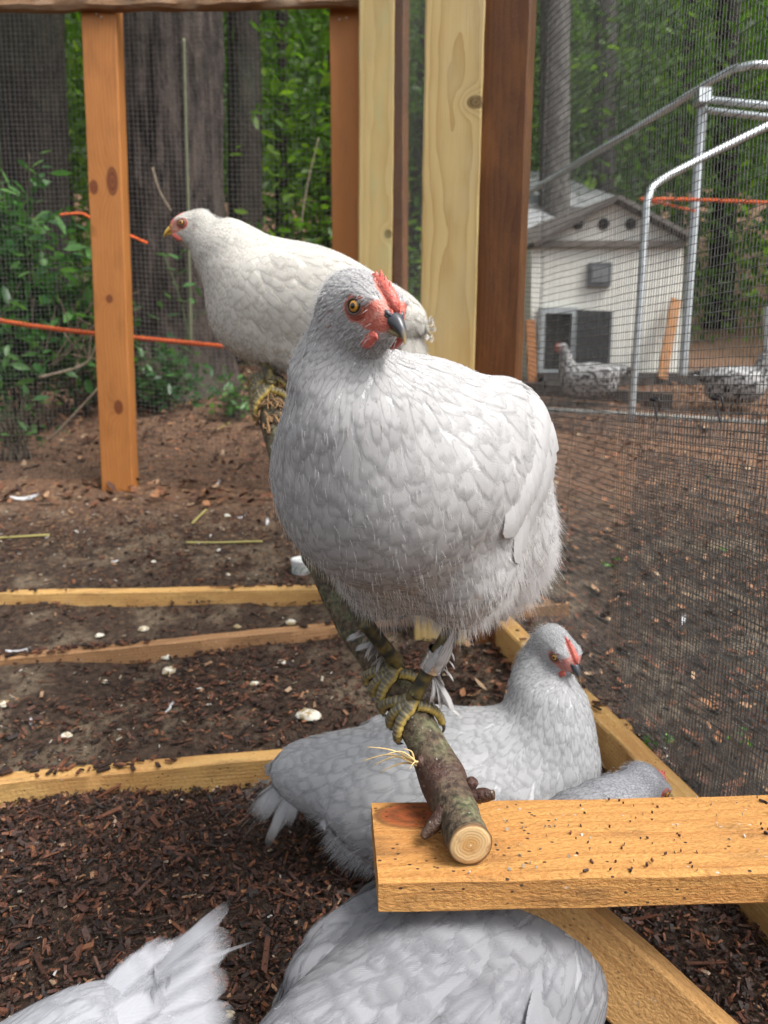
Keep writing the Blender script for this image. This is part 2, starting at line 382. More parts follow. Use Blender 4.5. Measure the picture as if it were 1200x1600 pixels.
class SDF:
    def __init__(s, k=.016): s.p = []; s.k = k; s.hc = None
    def ell(s, c, r, Rm=None, **a): s.p.append(('e', np.asarray(c, float), np.asarray(r, float), Rm, a))
    def cap(s, a0, b0, ra, rb, **a): s.p.append(('c', np.asarray(a0, float), np.asarray(b0, float), (ra, rb), a))
    def each(s, p):
        out = []
        for t, a, b, x, at in s.p:
            if t == 'e':
                q = p - a
                if x is not None: q = q @ x
                k0 = np.linalg.norm(q / b, axis=-1); k1 = np.linalg.norm(q / (b * b), axis=-1) + 1e-9
                d = k0 * (k0 - 1) / k1
            else:
                ab = b - a; tt = np.clip(((p - a) @ ab) / (ab @ ab), 0, 1)
                d = np.linalg.norm(p - (a + tt[..., None] * ab), axis=-1) - (x[0] + (x[1] - x[0]) * tt)
            out.append(d)
        return np.stack(out, -1)
    def __call__(s, p):
        D = s.each(p); mn = D.min(-1, keepdims=True); k = s.k
        if s.hc is not None: k = np.interp(np.linalg.norm(p - s.hc, axis=-1), [.030, .085], [.0035, s.k])[..., None]
        return (mn - k * np.log(np.exp(-(D - mn) / k).sum(-1, keepdims=True)))[..., 0]
    def normal(s, p, e=.0015):
        k = np.array([[1, -1, -1], [-1, -1, 1], [-1, 1, -1], [1, 1, 1]], float)
        return unit(sum(kk * s(p + kk * e)[..., None] for kk in k))
    def blend(s, p, key, sharp=.010):
        D = s.each(p); w_ = np.exp(-(D - D.min(-1, keepdims=True)) / sharp); w_ /= w_.sum(-1, keepdims=True)
        vals = np.array([q[4][key] for q in s.p], float)
        return w_ @ vals

def surface_nets(f, lo, hi, h):
    lo = np.asarray(lo, float); n = np.ceil((np.asarray(hi) - lo) / h).astype(int) + 1
    ax = [lo[i] + np.arange(n[i]) * h for i in range(3)]
    Vv = np.empty(n, np.float32)
    for i in range(n[0]):
        g = np.stack(np.meshgrid([ax[0][i]], ax[1], ax[2], indexing='ij'), -1)[0]
        Vv[i] = f(g.reshape(-1, 3)).reshape(n[1], n[2])
    ins = Vv < 0; c = n - 1
    cs = [(i, j, k) for i in (0, 1) for j in (0, 1) for k in (0, 1)]
    sl = lambda o: tuple(slice(o[a], o[a] + c[a]) for a in range(3))
    cnt = sum(ins[sl(o)].astype(np.int8) for o in cs); act = (cnt > 0) & (cnt < 8)
    idx = -np.ones(c, int); A = np.argwhere(act); idx[act] = np.arange(len(A))
    acc = np.zeros((len(A), 3)); num = np.zeros(len(A))
    for o in cs:
        for a in range(3):
            if o[a]: continue
            o2 = list(o); o2[a] = 1
            va = Vv[tuple((A + o).T)]; vb = Vv[tuple((A + o2).T)]; x = (va < 0) != (vb < 0)
            t = np.where(x, va / np.where(x, va - vb, 1), 0)
            q = np.tile(np.array(o, float), (len(A), 1)); q[:, a] += t
            acc[x] += q[x]; num[x] += 1
    V = lo + (A + acc / num[:, None]) * h
    Fs = []
    for a in range(3):
        b, d = (a + 1) % 3, (a + 2) % 3
        s0 = [slice(1, c[i]) for i in range(3)]; s0[a] = slice(0, c[a]); s1 = list(s0); s1[a] = slice(1, c[a] + 1)
        v0 = ins[tuple(s0)]; v1 = ins[tuple(s1)]; E = np.argwhere(v0 != v1)
        if not len(E): continue
        sgn = v0[tuple(E.T)]; off = np.ones(3, int); off[a] = 0; E = E + off
        def cell(db, dd): q = E.copy(); q[:, b] -= db; q[:, d] -= dd; return idx[tuple(q.T)]
        q = np.stack([cell(1, 1), cell(0, 1), cell(0, 0), cell(1, 0)], -1)
        q[~sgn] = q[~sgn][:, ::-1]; Fs.append(q)
    return V, np.vstack(Fs)

PROF7 = (np.array([0, .22, .45, .65, .82, .93, 1.0]), np.array([.30, .68, .93, 1.0, .86, .55, .08]))
PROF5 = (np.array([0, .3, .62, .86, 1.0]), np.array([.35, .8, 1.0, .75, .1]))
PROFN = (np.array([0, .3, .6, .85, 1.0]), np.array([.5, 1.0, .85, .45, .04]))
def feather_geo(C, N, Wd, prof, camber=.16, tone=1.0, soft=.5, puff=.13):
    """C,N (n,S,3) centre line and up normals; Wd (n,) full widths -> verts, quads, uv, tone, shading normals"""
    n, S = C.shape[:2]; s = PROF7[0] if S == 7 else PROF5[0]
    T = unit(np.gradient(C, axis=1)); N = unit(N - T * (N * T).sum(-1, keepdims=True)); B = np.cross(N, T)
    wv = (Wd[:, None] / 2 * prof[None]) if prof.ndim == 1 else Wd[:, None] / 2 * prof
    off = np.array([-1.0, 0, 1.0])
    V = C[:, :, None] + B[:, :, None] * (wv[:, :, None, None] * off[None, None, :, None]) - N[:, :, None] * (camber * wv[:, :, None, None] * np.abs(off)[None, None, :, None])
    tipk = np.clip((s - .55) / .45, 0, 1)
    SN = unit(N[:, :, None] + B[:, :, None] * (off * puff)[None, None, :, None] + T[:, :, None] * (puff * tipk)[None, :, None, None])
    uv = np.zeros((n, S, 3, 2)); uv[..., 0] = np.array([0, .5, 1.0]); uv[..., 1] = s[None, :, None]
    tn = np.broadcast_to(np.asarray(tone, float).reshape(-1, 1, 1), (n, S, 3)) * (1 + .05 * (s - .6))[None, :, None]
    base = (np.arange(n) * S * 3)[:, None, None, None]
    i, j = np.meshgrid(np.arange(S - 1), np.arange(2), indexing='ij')
    q = np.stack([i * 3 + j, (i + 1) * 3 + j, (i + 1) * 3 + j + 1, i * 3 + j + 1], -1)[None] + base
    return V.reshape(-1, 3), q.reshape(-1, 4), uv.reshape(-1, 2), tn.reshape(-1), SN.reshape(-1, 3)
def feather_part(name, geos, mat, root, kind='stuff'):
    V = np.vstack([g[0] for g in geos]); Q = []; o = 0
    for g in geos: Q.append(g[1] + o); o += len(g[0])
    ob = part(name, V, np.vstack(Q), mat, root, uv=np.vstack([g[2] for g in geos]), attrs={'tone': np.concatenate([g[3] for g in geos])})
    ob.data.normals_split_custom_set_from_vertices(np.vstack([g[4] for g in geos]).tolist())
    if kind: ob['kind'] = kind
    return ob
def hair_part(name, Pn, rad, mat, root):
    """Pn (n,k,3) strands, rad (k,)"""
    off = world_of(root); n, k = Pn.shape[:2]
    hc = bpy.data.hair_curves.new(name); hc.add_curves([k] * n)
    hc.attributes['position'].data.foreach_set('vector', (Pn - off).astype(np.float32).ravel())
    ra = hc.attributes.get('radius') or hc.attributes.new('radius', 'FLOAT', 'POINT')
    ra.data.foreach_set('value', np.tile(np.asarray(rad, np.float32), n))
    hc.materials.append(mat); o = bpy.data.objects.new(name, hc); link(o, root); o['kind'] = 'stuff'; return o
def thin(pts, r):
    """greedy removal so that kept points are at least r apart (r per point)"""
    cell = float(np.median(r)); keep = []; grid = {}
    key = np.floor(pts / cell).astype(int)
    for i in range(len(pts)):
        k = key[i]; ri = r[i]; m = int(math.ceil(ri / cell)); ok = True; p = pts[i]
        m = min(m, 2)
        for a in range(k[0] - m, k[0] + m + 1):
            for b in range(k[1] - m, k[1] + m + 1):
                for c in range(k[2] - m, k[2] + m + 1):
                    for j in grid.get((a, b, c), ()):
                        d = pts[j]
                        if (d[0] - p[0]) ** 2 + (d[1] - p[1]) ** 2 + (d[2] - p[2]) ** 2 < ri * ri: ok = False; break
                    if not ok: break
                if not ok: break
            if not ok: break
        if ok: keep.append(i); grid.setdefault((k[0], k[1], k[2]), []).append(i)
    return np.array(keep)
def fluff_mat(name, tint):
    m = M(name); n = m.noise(m.pos(), 40, 2); c = m.mix(m.fr(n, .3, .7), tuple(a * .88 for a in tint), tint); m.done(c, .7, .2)
    tr = m.n('ShaderNodeBsdfTranslucent'); m.set(tr.inputs[0], c); mx = m.n('ShaderNodeMixShader'); mx.inputs[0].default_value = .5
    m.t.links.new(m.b.outputs[0], mx.inputs[1]); m.t.links.new(tr.outputs[0], mx.inputs[2]); m.t.links.new(mx.outputs[0], m.out.inputs[0]); return m.m

class Hen:
    def __init__(h, label, origin, yaw, scale, head, head_fwd, tint, group=None, pitch=0.0, hs=1.1, roll=0.0, dark=.78, detail=1.0,
                 beak='slate', body_dz=0.0, sit=False, neck_r=(.082, .060, .047, .038), tail=(.13, 18, .25), wing_open=0.0, fluff=9000, seed=1, name='hen',
                 wing_rows=True, tailw=.036, red=(.52, .125, .090), patt=None, cat='chicken', bodyw=1.0, neck_mid=None, dens=1.0, face_feathers=True, headdens=1.0, facetone=1.0, tailspread=.55, rump=(0, 0), nbase=(.150, 0, .272), fsize=1.0, wdroop=1.0, rear=1.0, tailjit=.10, tuft=0, tailz=0.0, fluffc=(-.120, 0, .200), fluffr=(.112, .105, .094), combs=1.0, backz=.280, bellyc=(.0, 0, .165), bellyr=(.125, .095, .075), breast=(.085, .222, .128), loose=None, thighs=(.062, -.062), eye_open=1.0):
        h.s = scale; h.o = np.asarray(origin, float); h.Rz = rotz(yaw); h.rng = np.random.default_rng(seed); r_ = h.rng
        h.root = empty(name, h.o, label, cat, group); h.name = name
        Rp = roty(-pitch)       # nose up for positive pitch
        pc = np.array([0, 0, .235])
        def B(c):
            c = np.array(c, float)
            if c[0] < 0: c[0] *= rear
            return (Rp @ (c - pc)) + pc + np.array([0, 0, body_dz])
        h.B = B; fl = lambda f: Rp @ unit(f)
        h.hl = h.w2l(head); h.hf = unit(h.Rz.T @ unit(head_fwd))
        S = SDF(.0135); S.hc = h.hl; bw = bodyw
        def E(c, rr, flow, L, W, sp, lift=.0006, tone=1.0, Rm=None, flf=0.0):
            S.ell(B(c), rr, Rp if Rm is None else Rp @ Rm, fx=fl(flow)[0], fy=fl(flow)[1], fz=fl(flow)[2], L=L * fsize, W=W * fsize, sp=sp * fsize, lift=lift, tone=tone, flf=flf)
        E((0, 0, .235), (.165, .112 * bw, .120), (-1, 0, -.35), .036, .019, .0100)
        E((breast[0], 0, breast[1]), (.112, .108 * bw, breast[2]), (-.45, 0, -.9), .031, .0175, .0088)
        E((-.04, 0, backz), (.150, .092 * bw, .085), (-1, 0, -.10), .038, .018, .0100)
        E(fluffc, (fluffr[0], fluffr[1] * bw, fluffr[2]), (-.7, 0, -.8), .044, .019, .0105, .006, 1.0, None, 1.0)
        E(bellyc, (bellyr[0], bellyr[1] * bw, bellyr[2]), (-.7, 0, -.6), .034, .018, .0095, .002, .99, None, .3)
        if not sit:
            for sg in (-1, 1):
                ty = thighs[0] if sg > 0 else thighs[1]
                E((-.012, ty * bw, .152), (.066, .050, .066), (-.35, .05 * sg, -.95), .034, .017, .0105, .001, 1.0, None, .12)
                S.cap(B((-.02, ty * .97, .124)), B((-.025, ty * .9, .098)), .034, .018, fx=-.2, fy=0, fz=-1, L=.03, W=.012, sp=.009, lift=.001, tone=.97, flf=.6)
        for sg in (-1, 1):
            E((-.045, .094 * sg * bw, .262), (.150, .038, .078), (-1, 0, -.30), .046, .023, .0135, .0034, 1.0, roty(.14))
        E((-.175 + rump[0] * .5, 0, .285 + rump[1] * .5), (.10, .068, .068), (-1, 0, -.12 + rump[1] * 6), .046, .018, .0105, .004)
        E((-.245 + rump[0], 0, .305 + rump[1]), (.055, .038, .040), (-1, 0, .05 + rump[1] * 6), .050, .020, .011, .004)
        # neck
        nb = B(nbase); h.rump = rump; h.wd = wdroop; h.tj = tailjit; h.tz = tailz; h.combs = combs; h.tuft = tuft; h.Rp = Rp; hp = h.hl
        hf = h.hf; up = np.array([0, 0, 1.0]); left = unit(np.cross(up, hf)); hu = np.cross(hf, left)
        if roll: left, hu = left * math.cos(roll) + hu * math.sin(roll), hu * math.cos(roll) - left * math.sin(roll)
        h.HR = np.stack([hf, left, hu], 1); h.hs = hs
        ne = hp - hf * .018 * hs - hu * .018 * hs
        c1 = nb + fl((.10, 0, 1.0)) * np.linalg.norm(ne - nb) * .45 if neck_mid is None else h.w2l(neck_mid)
        c2 = ne - hu * .035 * hs - hf * .012
        bez = lambda t: ((1 - t) ** 3 * nb + 3 * (1 - t) ** 2 * t * c1 + 3 * (1 - t) * t * t * c2 + t ** 3 * ne)
        ts = np.linspace(0, 1, 6); pp = [bez(t) for t in ts]; rr = np.interp(ts, [0, .33, .66, 1], neck_r)
        for i in range(5):
            f = unit(pp[i] - pp[i + 1]); t = ts[i]
            S.cap(pp[i], pp[i + 1], rr[i], rr[i + 1], fx=f[0], fy=f[1], fz=f[2], L=lerp(.042, .020, t), W=lerp(.0118, .0050, t), sp=lerp(.0066, .0034, t),
                  lift=.0010, tone=lerp(1.0, dark * 1.08, max(0, t - .15)), flf=0)
        # head
        H = lambda c: hp + h.HR @ (np.asarray(c, float) * hs)
        h.H = H
        def HE(c, rr2, L=.0085, W=.0034, sp=.0025, tone=dark):
            f = h.HR @ unit((-1, 0, -.28)); S.ell(H(c), np.asarray(rr2) * hs, h.HR, fx=f[0], fy=f[1], fz=f[2], L=L * hs, W=W * hs, sp=sp * hs, lift=.0012, tone=tone, flf=0)
        HE((0, 0, 0), (.033, .0235, .027)); HE((.020, 0, -.004), (.021, .0165, .0175)); HE((-.012, 0, -.014), (.027, .025, .026)); HE((-.018, 0, .000), (.027, .0275, .0285)); HE((.006, 0, -.018), (.020, .0165, .016), tone=dark * .92)
        for sg in (-1, 1): HE((.014, .0165 * sg, .011), (.014, .006, .005))
        h.S = S
        # body + head as one mesh
        lo = np.array([-.36, -.17, .0]) + [0, 0, min(body_dz, 0)]; hi = np.array([.26, .17, .42]) + [0, 0, max(body_dz, 0)]
        lo = np.minimum(lo, np.minimum(hp - .10, ne - .09)); hi = np.maximum(hi, np.maximum(hp + .09, ne + .06))
        V1, F1 = surface_nets(S, lo, hi, .0065 if detail >= .5 else .009)
        hb = lambda q: (q - hp) @ h.HR / hs
        c1_ = hb(V1[F1].mean(1)); inb = (np.abs(c1_ - np.array([.004, 0, -.004])) < np.array([.050, .040, .040])).all(1)
        F1 = F1[~inb]
        step = .0016 if detail >= .9 else .0028
        fh = lambda q: S(hp + (q * hs) @ h.HR.T) / hs
        V2, F2 = surface_nets(fh, (-.052, -.042, -.047), (.060, .042, .042), step / hs)
        hx, hy, hz = V2.T
        el = lambda cx, cz, rx, rz, rt=0.0: np.sqrt((((hx - cx) * math.cos(rt) + (hz - cz) * math.sin(rt)) / rx) ** 2 + ((-(hx - cx) * math.sin(rt) + (hz - cz) * math.cos(rt)) / rz) ** 2)
        d = np.minimum.reduce([el(.0165, .003, .0125, .0115), el(.030, -.003, .0150, .0085, -.15), el(.036, .004, .009, .010)])
        d = np.minimum(d, el(-.008, -.0125, .0045, .0085))
        d = np.minimum(d, np.sqrt(((hx - .026) / .016) ** 2 + (hy / .0085) ** 2) + np.where(hz > 0, 0, 9))
        skin = np.clip(1.5 - d, 0, 1) * (hx < .048) * (np.abs(hy) < .03)
        W2 = hp + (V2 * hs) @ h.HR.T
        V = np.vstack([V1, W2]); Fq = np.vstack([F1, F2 + len(V1)])
        sk = np.concatenate([np.zeros(len(V1)), skin]); tn = np.concatenate([np.full(len(V1), .95), np.full(len(V2), dark * .9)])
        h.mf = feather_mat(name + '_plumage', tint) if patt is None else patt; h.mb = feather_mat(name + '_quill', tint, fray=.16, soft=False) if patt is None else patt
        h.mfl = fluff_mat(name + '_fluff', tuple(min(.86, x * 1.45) for x in tint))
        h.mtu = fluff_mat(name + '_plume', tuple(min(.86, x * 1.08) for x in tint))
        h.body = part('body', h.l2w(V), Fq, skin_mat(name + '_skin', tint, red), h.root, attrs={'skin': sk, 'tone': tn})
        # ---- plumage following the body surface
        VV = np.vstack([V1, W2]); FF = np.vstack([F1, F2[::1] + len(V1)])
        tri = VV[FF]; ar = np.linalg.norm(np.cross(tri[:, 2] - tri[:, 0], tri[:, 3] - tri[:, 1]), axis=1) / 2
        cen = tri.mean(1); spc = S.blend(cen, 'sp') / max(.3, dens)
        pw = ar / spc ** 2; ncand = int(min(90000, pw.sum() * 3.2))
        fi = r_.choice(len(FF), ncand, p=pw / pw.sum()); a, b = r_.random((2, ncand, 1))
        t4 = tri[fi]; pts = (t4[:, 0] * (1 - a) + t4[:, 1] * a) * (1 - b) + (t4[:, 3] * (1 - a) + t4[:, 2] * a) * b
        sp = spc[fi]
        hq = hb(pts); hx, hy, hz = hq.T
        inh = (np.abs(hq) < .06).all(1)
        d = np.minimum.reduce([el(.0165, .003, .0125, .0115), el(.030, -.003, .0150, .0085, -.15), el(.036, .004, .009, .010), el(-.008, -.0125, .0045, .0085), np.sqrt(((hx - .026) / .016) ** 2 + (hy / .0085) ** 2) + np.where(hz > 0, 0, 9)])
        ok = ~(inh & ((d < 1.02) | ((hx > .034) & (hz > -.016) & (np.abs(hy) < .014))))
        pts, sp = pts[ok], sp[ok]
        k = thin(pts, sp); pts = pts[k]; n = len(pts)
        kL = np.interp(S.blend(pts, 'W'), [.006, .014], [1.0, 1.25]); L = S.blend(pts, 'L') * r_.uniform(.75, 1.25, n) * kL; Wd = S.blend(pts, 'W') * r_.uniform(.82, 1.18, n) * (.5 + .5 * kL) * 1.08; lift = S.blend(pts, 'lift', .02); tone = S.blend(pts, 'tone', .03) * (1 + r_.normal(0, 1, n) * np.where(Wd < .0125, .045, .035))
        flf = S.blend(pts, 'flf', .02)
        PR = PROF7 if detail >= .9 else PROF5; st = PR[0]
        C = np.zeros((n, len(st), 3)); NN = np.zeros_like(C); q = pts.copy(); prev = 0; jit = r_.normal(0, 1, (n, 3)) * np.where(Wd < .0125, .07, .21)[:, None]
        dirp = None
        for si, s_ in enumerate(st):
            nr = S.normal(q)
            f = np.stack([S.blend(q, kx, .022) for kx in ('fx', 'fy', 'fz')], -1) + jit
            f = f - nr * (f * nr).sum(-1, keepdims=True); nf_ = np.linalg.norm(f, axis=-1, keepdims=True)
            f = np.where(nf_ < .15, f if dirp is None else dirp, f); f = unit(f)
            if dirp is not None: f = unit(f * .5 + dirp)
            C[:, si] = q + nr * (.0006 + lift * (s_ ** 1.4) + flf * .004 * s_ ** 2)[:, None] if np.ndim(lift) else q
            NN[:, si] = nr
            if si + 1 < len(st):
                q2 = q + f * (L * (st[si + 1] - s_))[:, None]
                q2 = q2 - S.normal(q2) * np.clip(S(q2), -.02, .006)[:, None]; q = q2
            dirp = f
        NN = unit(NN)
        narrow = np.clip((Wd / L - .22) / .2, 0, 1)[:, None]
        prof = PR[1][None] * narrow + (1 - narrow) * np.interp(st, PROFN[0], PROFN[1])[None]
        fine = inh[ok][k] & (L < .02)
        g1 = feather_geo(h.l2w(C.reshape(-1, 3)).reshape(C.shape), (NN.reshape(-1, 3) @ h.Rz.T).reshape(C.shape), Wd * h.s, prof, .06, tone)
        h.plum = feather_part('plumage', [g1], h.mf, h.root)
        # ---- fluff strands
        if fluff:
            sel = r_.choice(n, fluff, p=(flf ** 1.5 + .03) / (flf ** 1.5 + .03).sum()); rp = pts[sel] + r_.normal(0, .006, (fluff, 3)); rp -= S.normal(rp) * S(rp)[:, None]
            nr = S.normal(rp); f = np.stack([S.blend(rp, kx, .022) for kx in ('fx', 'fy', 'fz')], -1); f = unit(f + r_.normal(0, .15, (fluff, 3)))
            ln = np.interp(flf[sel], [0, .4, 1], [.008, .016, .032]) * r_.uniform(.6, 1.35, fluff)
            tt = np.linspace(0, 1, 5)[None, :, None]
            Pn = rp[:, None] + (f[:, None] * tt + nr[:, None] * (.04 * tt + .10 * tt ** 2) + np.array([0, 0, -.12]) * tt ** 2) * ln[:, None, None] + nr[:, None] * .002
            hair_part('fluff', h.l2w(Pn.reshape(-1, 3)).reshape(Pn.shape), np.array([.00020, .00019, .00016, .00011, .00004]) * h.s, h.mfl, h.root)
        if fluff:       # fine pale shafts streaking the hackle
            cand = np.where(Wd < .0095)[0]; nh = min(len(cand) * 2, int(fluff * .07)); sel = r_.choice(cand, nh); rp = pts[sel] + r_.normal(0, .002, (nh, 3)); rp -= S.normal(rp) * S(rp)[:, None]; k_ = 6
            q = rp.copy(); Pn = np.zeros((nh, k_, 3)); ln = L[sel] * r_.uniform(.7, 1.5, nh); jd = r_.normal(0, .10, (nh, 3)); up_ = r_.uniform(.0006, .0014, nh)
            for i in range(k_):
                nr = S.normal(q); Pn[:, i] = q + nr * (up_ * (.3 + .7 * i / 5))[:, None]; f = unit(np.stack([S.blend(q, kx, .022) for kx in ('fx', 'fy', 'fz')], -1) + jd); f = unit(f - nr * (f * nr).sum(-1, keepdims=True)); q = q + f * (ln / 5)[:, None]; q = q - S.normal(q) * np.clip(S(q), -.02, .004)[:, None]
            hair_part('hackle_shafts', h.l2w(Pn.reshape(-1, 3)).reshape(Pn.shape), np.array([.0001, .00013, .00013, .00011, .00008, .00003]) * h.s, h.mfl, h.root)
        if loose:       # larger loose feathers lying over the rest: (count, length, width, test)
            for (cnt, L2, W2, test) in loose:
                cand = np.where(test(*(pts / 1.0).T))[0]; sel = cand[thin(pts[cand], np.full(len(cand), W2 * .50))][:cnt]; nl = len(sel); q = pts[sel].copy(); st2 = PROF7[0]; C2 = np.zeros((nl, 7, 3)); N2 = np.zeros_like(C2); jd = r_.normal(0, .09, (nl, 3)); ll = L2 * r_.uniform(.75, 1.25, nl); of = r_.uniform(.0018, .0045, nl); dp = None
                for si in range(7):
                    nr = S.normal(q); f = np.stack([S.blend(q, kx, .022) for kx in ('fx', 'fy', 'fz')], -1) + jd; f = unit(f - nr * (f * nr).sum(-1, keepdims=True)); f = f if dp is None else unit(f * .4 + dp); dp = f
                    C2[:, si] = q + nr * (of * st2[si] ** 1.2 - .002 * (1 - st2[si]))[:, None]; N2[:, si] = nr
                    if si < 6: q = q + f * (ll * (st2[si + 1] - st2[si]))[:, None]; q = q - S.normal(q) * np.clip(S(q), -.02, .004)[:, None]
                g2 = feather_geo(h.l2w(C2.reshape(-1, 3)).reshape(C2.shape), (N2.reshape(-1, 3) @ h.Rz.T).reshape(N2.shape), W2 * r_.uniform(.8, 1.15, nl) * h.s, np.array([.25, .62, .90, 1.0, .90, .60, .10]), .10, r_.normal(1.0, .045, nl), puff=.10)
                feather_part('loose_feathers', [g2], h.mb if detail >= 1 and cnt < 80 else h.mf, h.root)
        if wing_rows: h.wings()
        h.tailf(*tail, w=tailw, spread=tailspread)
        h.face(beak, eye_open)
    def w2l(h, p): return h.Rz.T @ ((np.asarray(p, float) - h.o) / h.s)
    def l2w(h, V): return (np.asarray(V) @ h.Rz.T) * h.s + h.o
    def big(h, name, root_, tip, wd, offs, mid=None, prof=None, tone=1.0, up=None, project=True, camber=.14):
        """one large feather from root_ to tip (local), lying on the body surface"""
        st = PROF7[0]; r0, t0 = np.asarray(root_, float), np.asarray(tip, float)
        m = (r0 + t0) / 2 if mid is None else np.asarray(mid, float)
        C = ((1 - st) ** 2)[:, None] * r0 + (2 * st * (1 - st))[:, None] * m + (st ** 2)[:, None] * t0
        if project:
            N = h.S.normal(C); C = C - N * np.clip(h.S(C), -.06, .012)[:, None]; N = h.S.normal(C); C = C + N * (offs * np.clip(st * 1.6, 0, 1) - .004 * (1 - st) ** 2)[:, None]
        else: N = np.broadcast_to(unit(up), C.shape)
        pf = np.array([.22, .62, .88, 1.0, .93, .70, .12]) if prof is None else prof
        g = feather_geo(h.l2w(C)[None], (N @ h.Rz.T)[None], np.array([wd * h.s]), pf, camber, tone * h.rng.normal(1, .02))
        return feather_part(name, [g], h.mb if name == 'wing_feather' else h.mf, h.root, kind=None)
    def wings(h):
        B = h.B
        for sg in (1, -1):
            y = lambda v: v * sg
            n2 = 10
            for i in range(n2):            # flight feathers, lowest first
                t = i / (n2 - 1)
                q0 = h.wd; r0 = B((lerp(-.03, -.10, t), y(lerp(.128, .118, t)), lerp(.235, .310, t))); tp = B((lerp(lerp(-.150, -.095, q0), lerp(-.262, -.205, q0), t), y(lerp(.116, .074, t)), lerp(lerp(.150, .142, q0), lerp(.262, .180, q0), t)))
                md = (r0 + tp) / 2 + np.array([-.01, y(.012), .02])
                h.big('wing_feather', r0, tp, .050, .002 + .0004 * i, md)
            for row, (x0, x1, z0, z1, ln, wd, nn, of) in enumerate([(.015, -.06, .215, .318, .078, .034, 12, .0042), (.055, -.015, .222, .330, .058, .030, 12, .0052)]):
                for i in range(nn):
                    t = i / (nn - 1)
                    r0 = B((lerp(x0, x1, t), y(lerp(.130, .112, t)), lerp(z0, z1, t)))
                    dr = unit((lerp(lerp(-.72, -.45, h.wd), lerp(-1, -.85, h.wd), t), y(-.10), lerp(lerp(-.60, -.9, h.wd), lerp(-.30, -.6, h.wd), t)))
                    h.big('wing_feather', r0, r0 + (B(dr) - B((0, 0, 0))) * ln * h.rng.uniform(.9, 1.1), wd, of + .0003 * i)
    def tailf(h, ln, n, upt, w=.036, spread=.55, droop=.02):
        B = h.B; r_ = h.rng
        for layer, (ls, ws, nn) in enumerate(((1.0, 1.0, n), (.62, .85, n), (.40, .8, int(n * .8)))):
            for i in range(nn):
                t = (i + .5) / nn * 2 - 1; sd = 1 if t > 0 else -1
                ang = abs(t) ** .9 * spread * sd + r_.normal(0, .05)
                d = unit(np.array([-math.cos(ang), math.sin(ang) * .8, upt - .55 * abs(t) * (1 - min(1, abs(h.tz) * 2)) + h.tz * t + r_.normal(0, h.tj) + .10 * layer]))
                r0 = B((-.250 + h.rump[0] + .012 * layer, .024 * t, .312 + h.rump[1] - .02 * abs(t) + .008 * layer)); dv = B(d + np.array([0, 0, .5])) - B((0, 0, .5))
                dv = unit(dv); L = ln * ls * (1 - .22 * abs(t)) * r_.uniform(.76, 1.08)
                tp = r0 + dv * L + np.array([0, 0, -droop * ls * r_.uniform(.2, 1.8)]) + r_.normal(0, .006, 3); md = r0 + dv * L * .55 + np.array([0, 0, .010 * r_.uniform(.4, 1.6)])
                up = np.array([.25, .75 * sd * min(1, abs(t) * 2 + .2) + r_.normal(0, .25), .8])
                h.big('tail_feather', r0, tp, w * ws * r_.uniform(.8, 1.1), 0, md, np.array([.3, .62, .88, 1.0, .92, .62, .10]), r_.uniform(.93, 1.03), up, False, .22)
        if h.tuft:      # loose plume ends
            k = h.tuft; ang = r_.uniform(-spread, spread, k); d = unit(np.stack([-np.cos(ang), np.sin(ang) * .8, upt + r_.normal(0, h.tj * 1.4, k)], -1)); r0 = np.array([B((-.25 + h.rump[0], 0, .312 + h.rump[1]))])
            dv = unit((d @ h.Rp.T)); f0 = r_.uniform(.3, .85, k)[:, None]; st = np.linspace(0, 1, 5)[None, :, None]; p0 = r0 + dv * ln * f0 + r_.normal(0, .010, (k, 3))
            ln2 = r_.uniform(.012, .04, k)[:, None, None]; Pn = p0[:, None] + (dv + r_.normal(0, .11, (k, 3)))[:, None] * st * ln2 + np.array([0, 0, -.25]) * st ** 2 * ln2
            hair_part('tail_plume', h.l2w(Pn.reshape(-1, 3)).reshape(Pn.shape), np.array([.00016, .00016, .00013, .0001, .00004]) * h.s, h.mtu, h.root)
    def face(h, beak, eye_open=1.0):
        H, hs, s = h.H, h.hs, h.s
        Wd = lambda q: h.l2w(np.array([H(x) for x in np.asarray(q, float)]))
        # beak: two mandibles, each a ring loft in the head's own frame
        slate, tipc, yel = np.array([.055, .06, .07]), np.array([.50, .36, .13]), np.array([.62, .38, .06])
        for nm, rows in (('upper_beak', [(.032, -.0005, .0102, .0082), (.039, -.0005, .0088, .0078), (.046, -.0020, .0070, .0070), (.053, -.0045, .0052, .0058), (.059, -.0082, .0035, .0045), (.0635, -.0128, .0018, .0026), (.0650, -.0160, .0005, .0008)]),
                         ('lower_beak', [(.032, -.0095, .0082, .0038), (.040, -.0095, .0066, .0034), (.047, -.0100, .0048, .0030), (.053, -.0110, .0032, .0022), (.0565, -.0120, .0010, .0010)])):
            n = 14; V = []; Cc = []
            for k, (x, z, ry, rz) in enumerate(rows):
                for j in range(n):
                    a = 2 * math.pi * j / n; ca, sa = math.cos(a), math.sin(a)
                    yy = ry * np.sign(ca) * abs(ca) ** .85; zz = rz * (sa if sa > 0 else sa * .75)
                    if nm == 'upper_beak' and sa > .9: zz *= 1.06
                    V.append((.032 + (x - .032) * .80, yy, z + zz)); f = k / (len(rows) - 1)
                    if beak == 'slate':
                        e = np.clip((f - .72) / .28, 0, 1) * .8 + (.35 if (sa < -.55 and k > 2) else 0)
                        c = slate * (1 - min(1, e)) + tipc * min(1, e)
                        if sa > .99 and k in (2, 3): c = slate * .6 + tipc * .4
                        if nm == 'lower_beak': c = tipc * .45 + slate * .55
                    else: c = yel * (1 - .2 * f) + np.array([.1, .08, .05]) * f * .3
                    Cc.append(c)
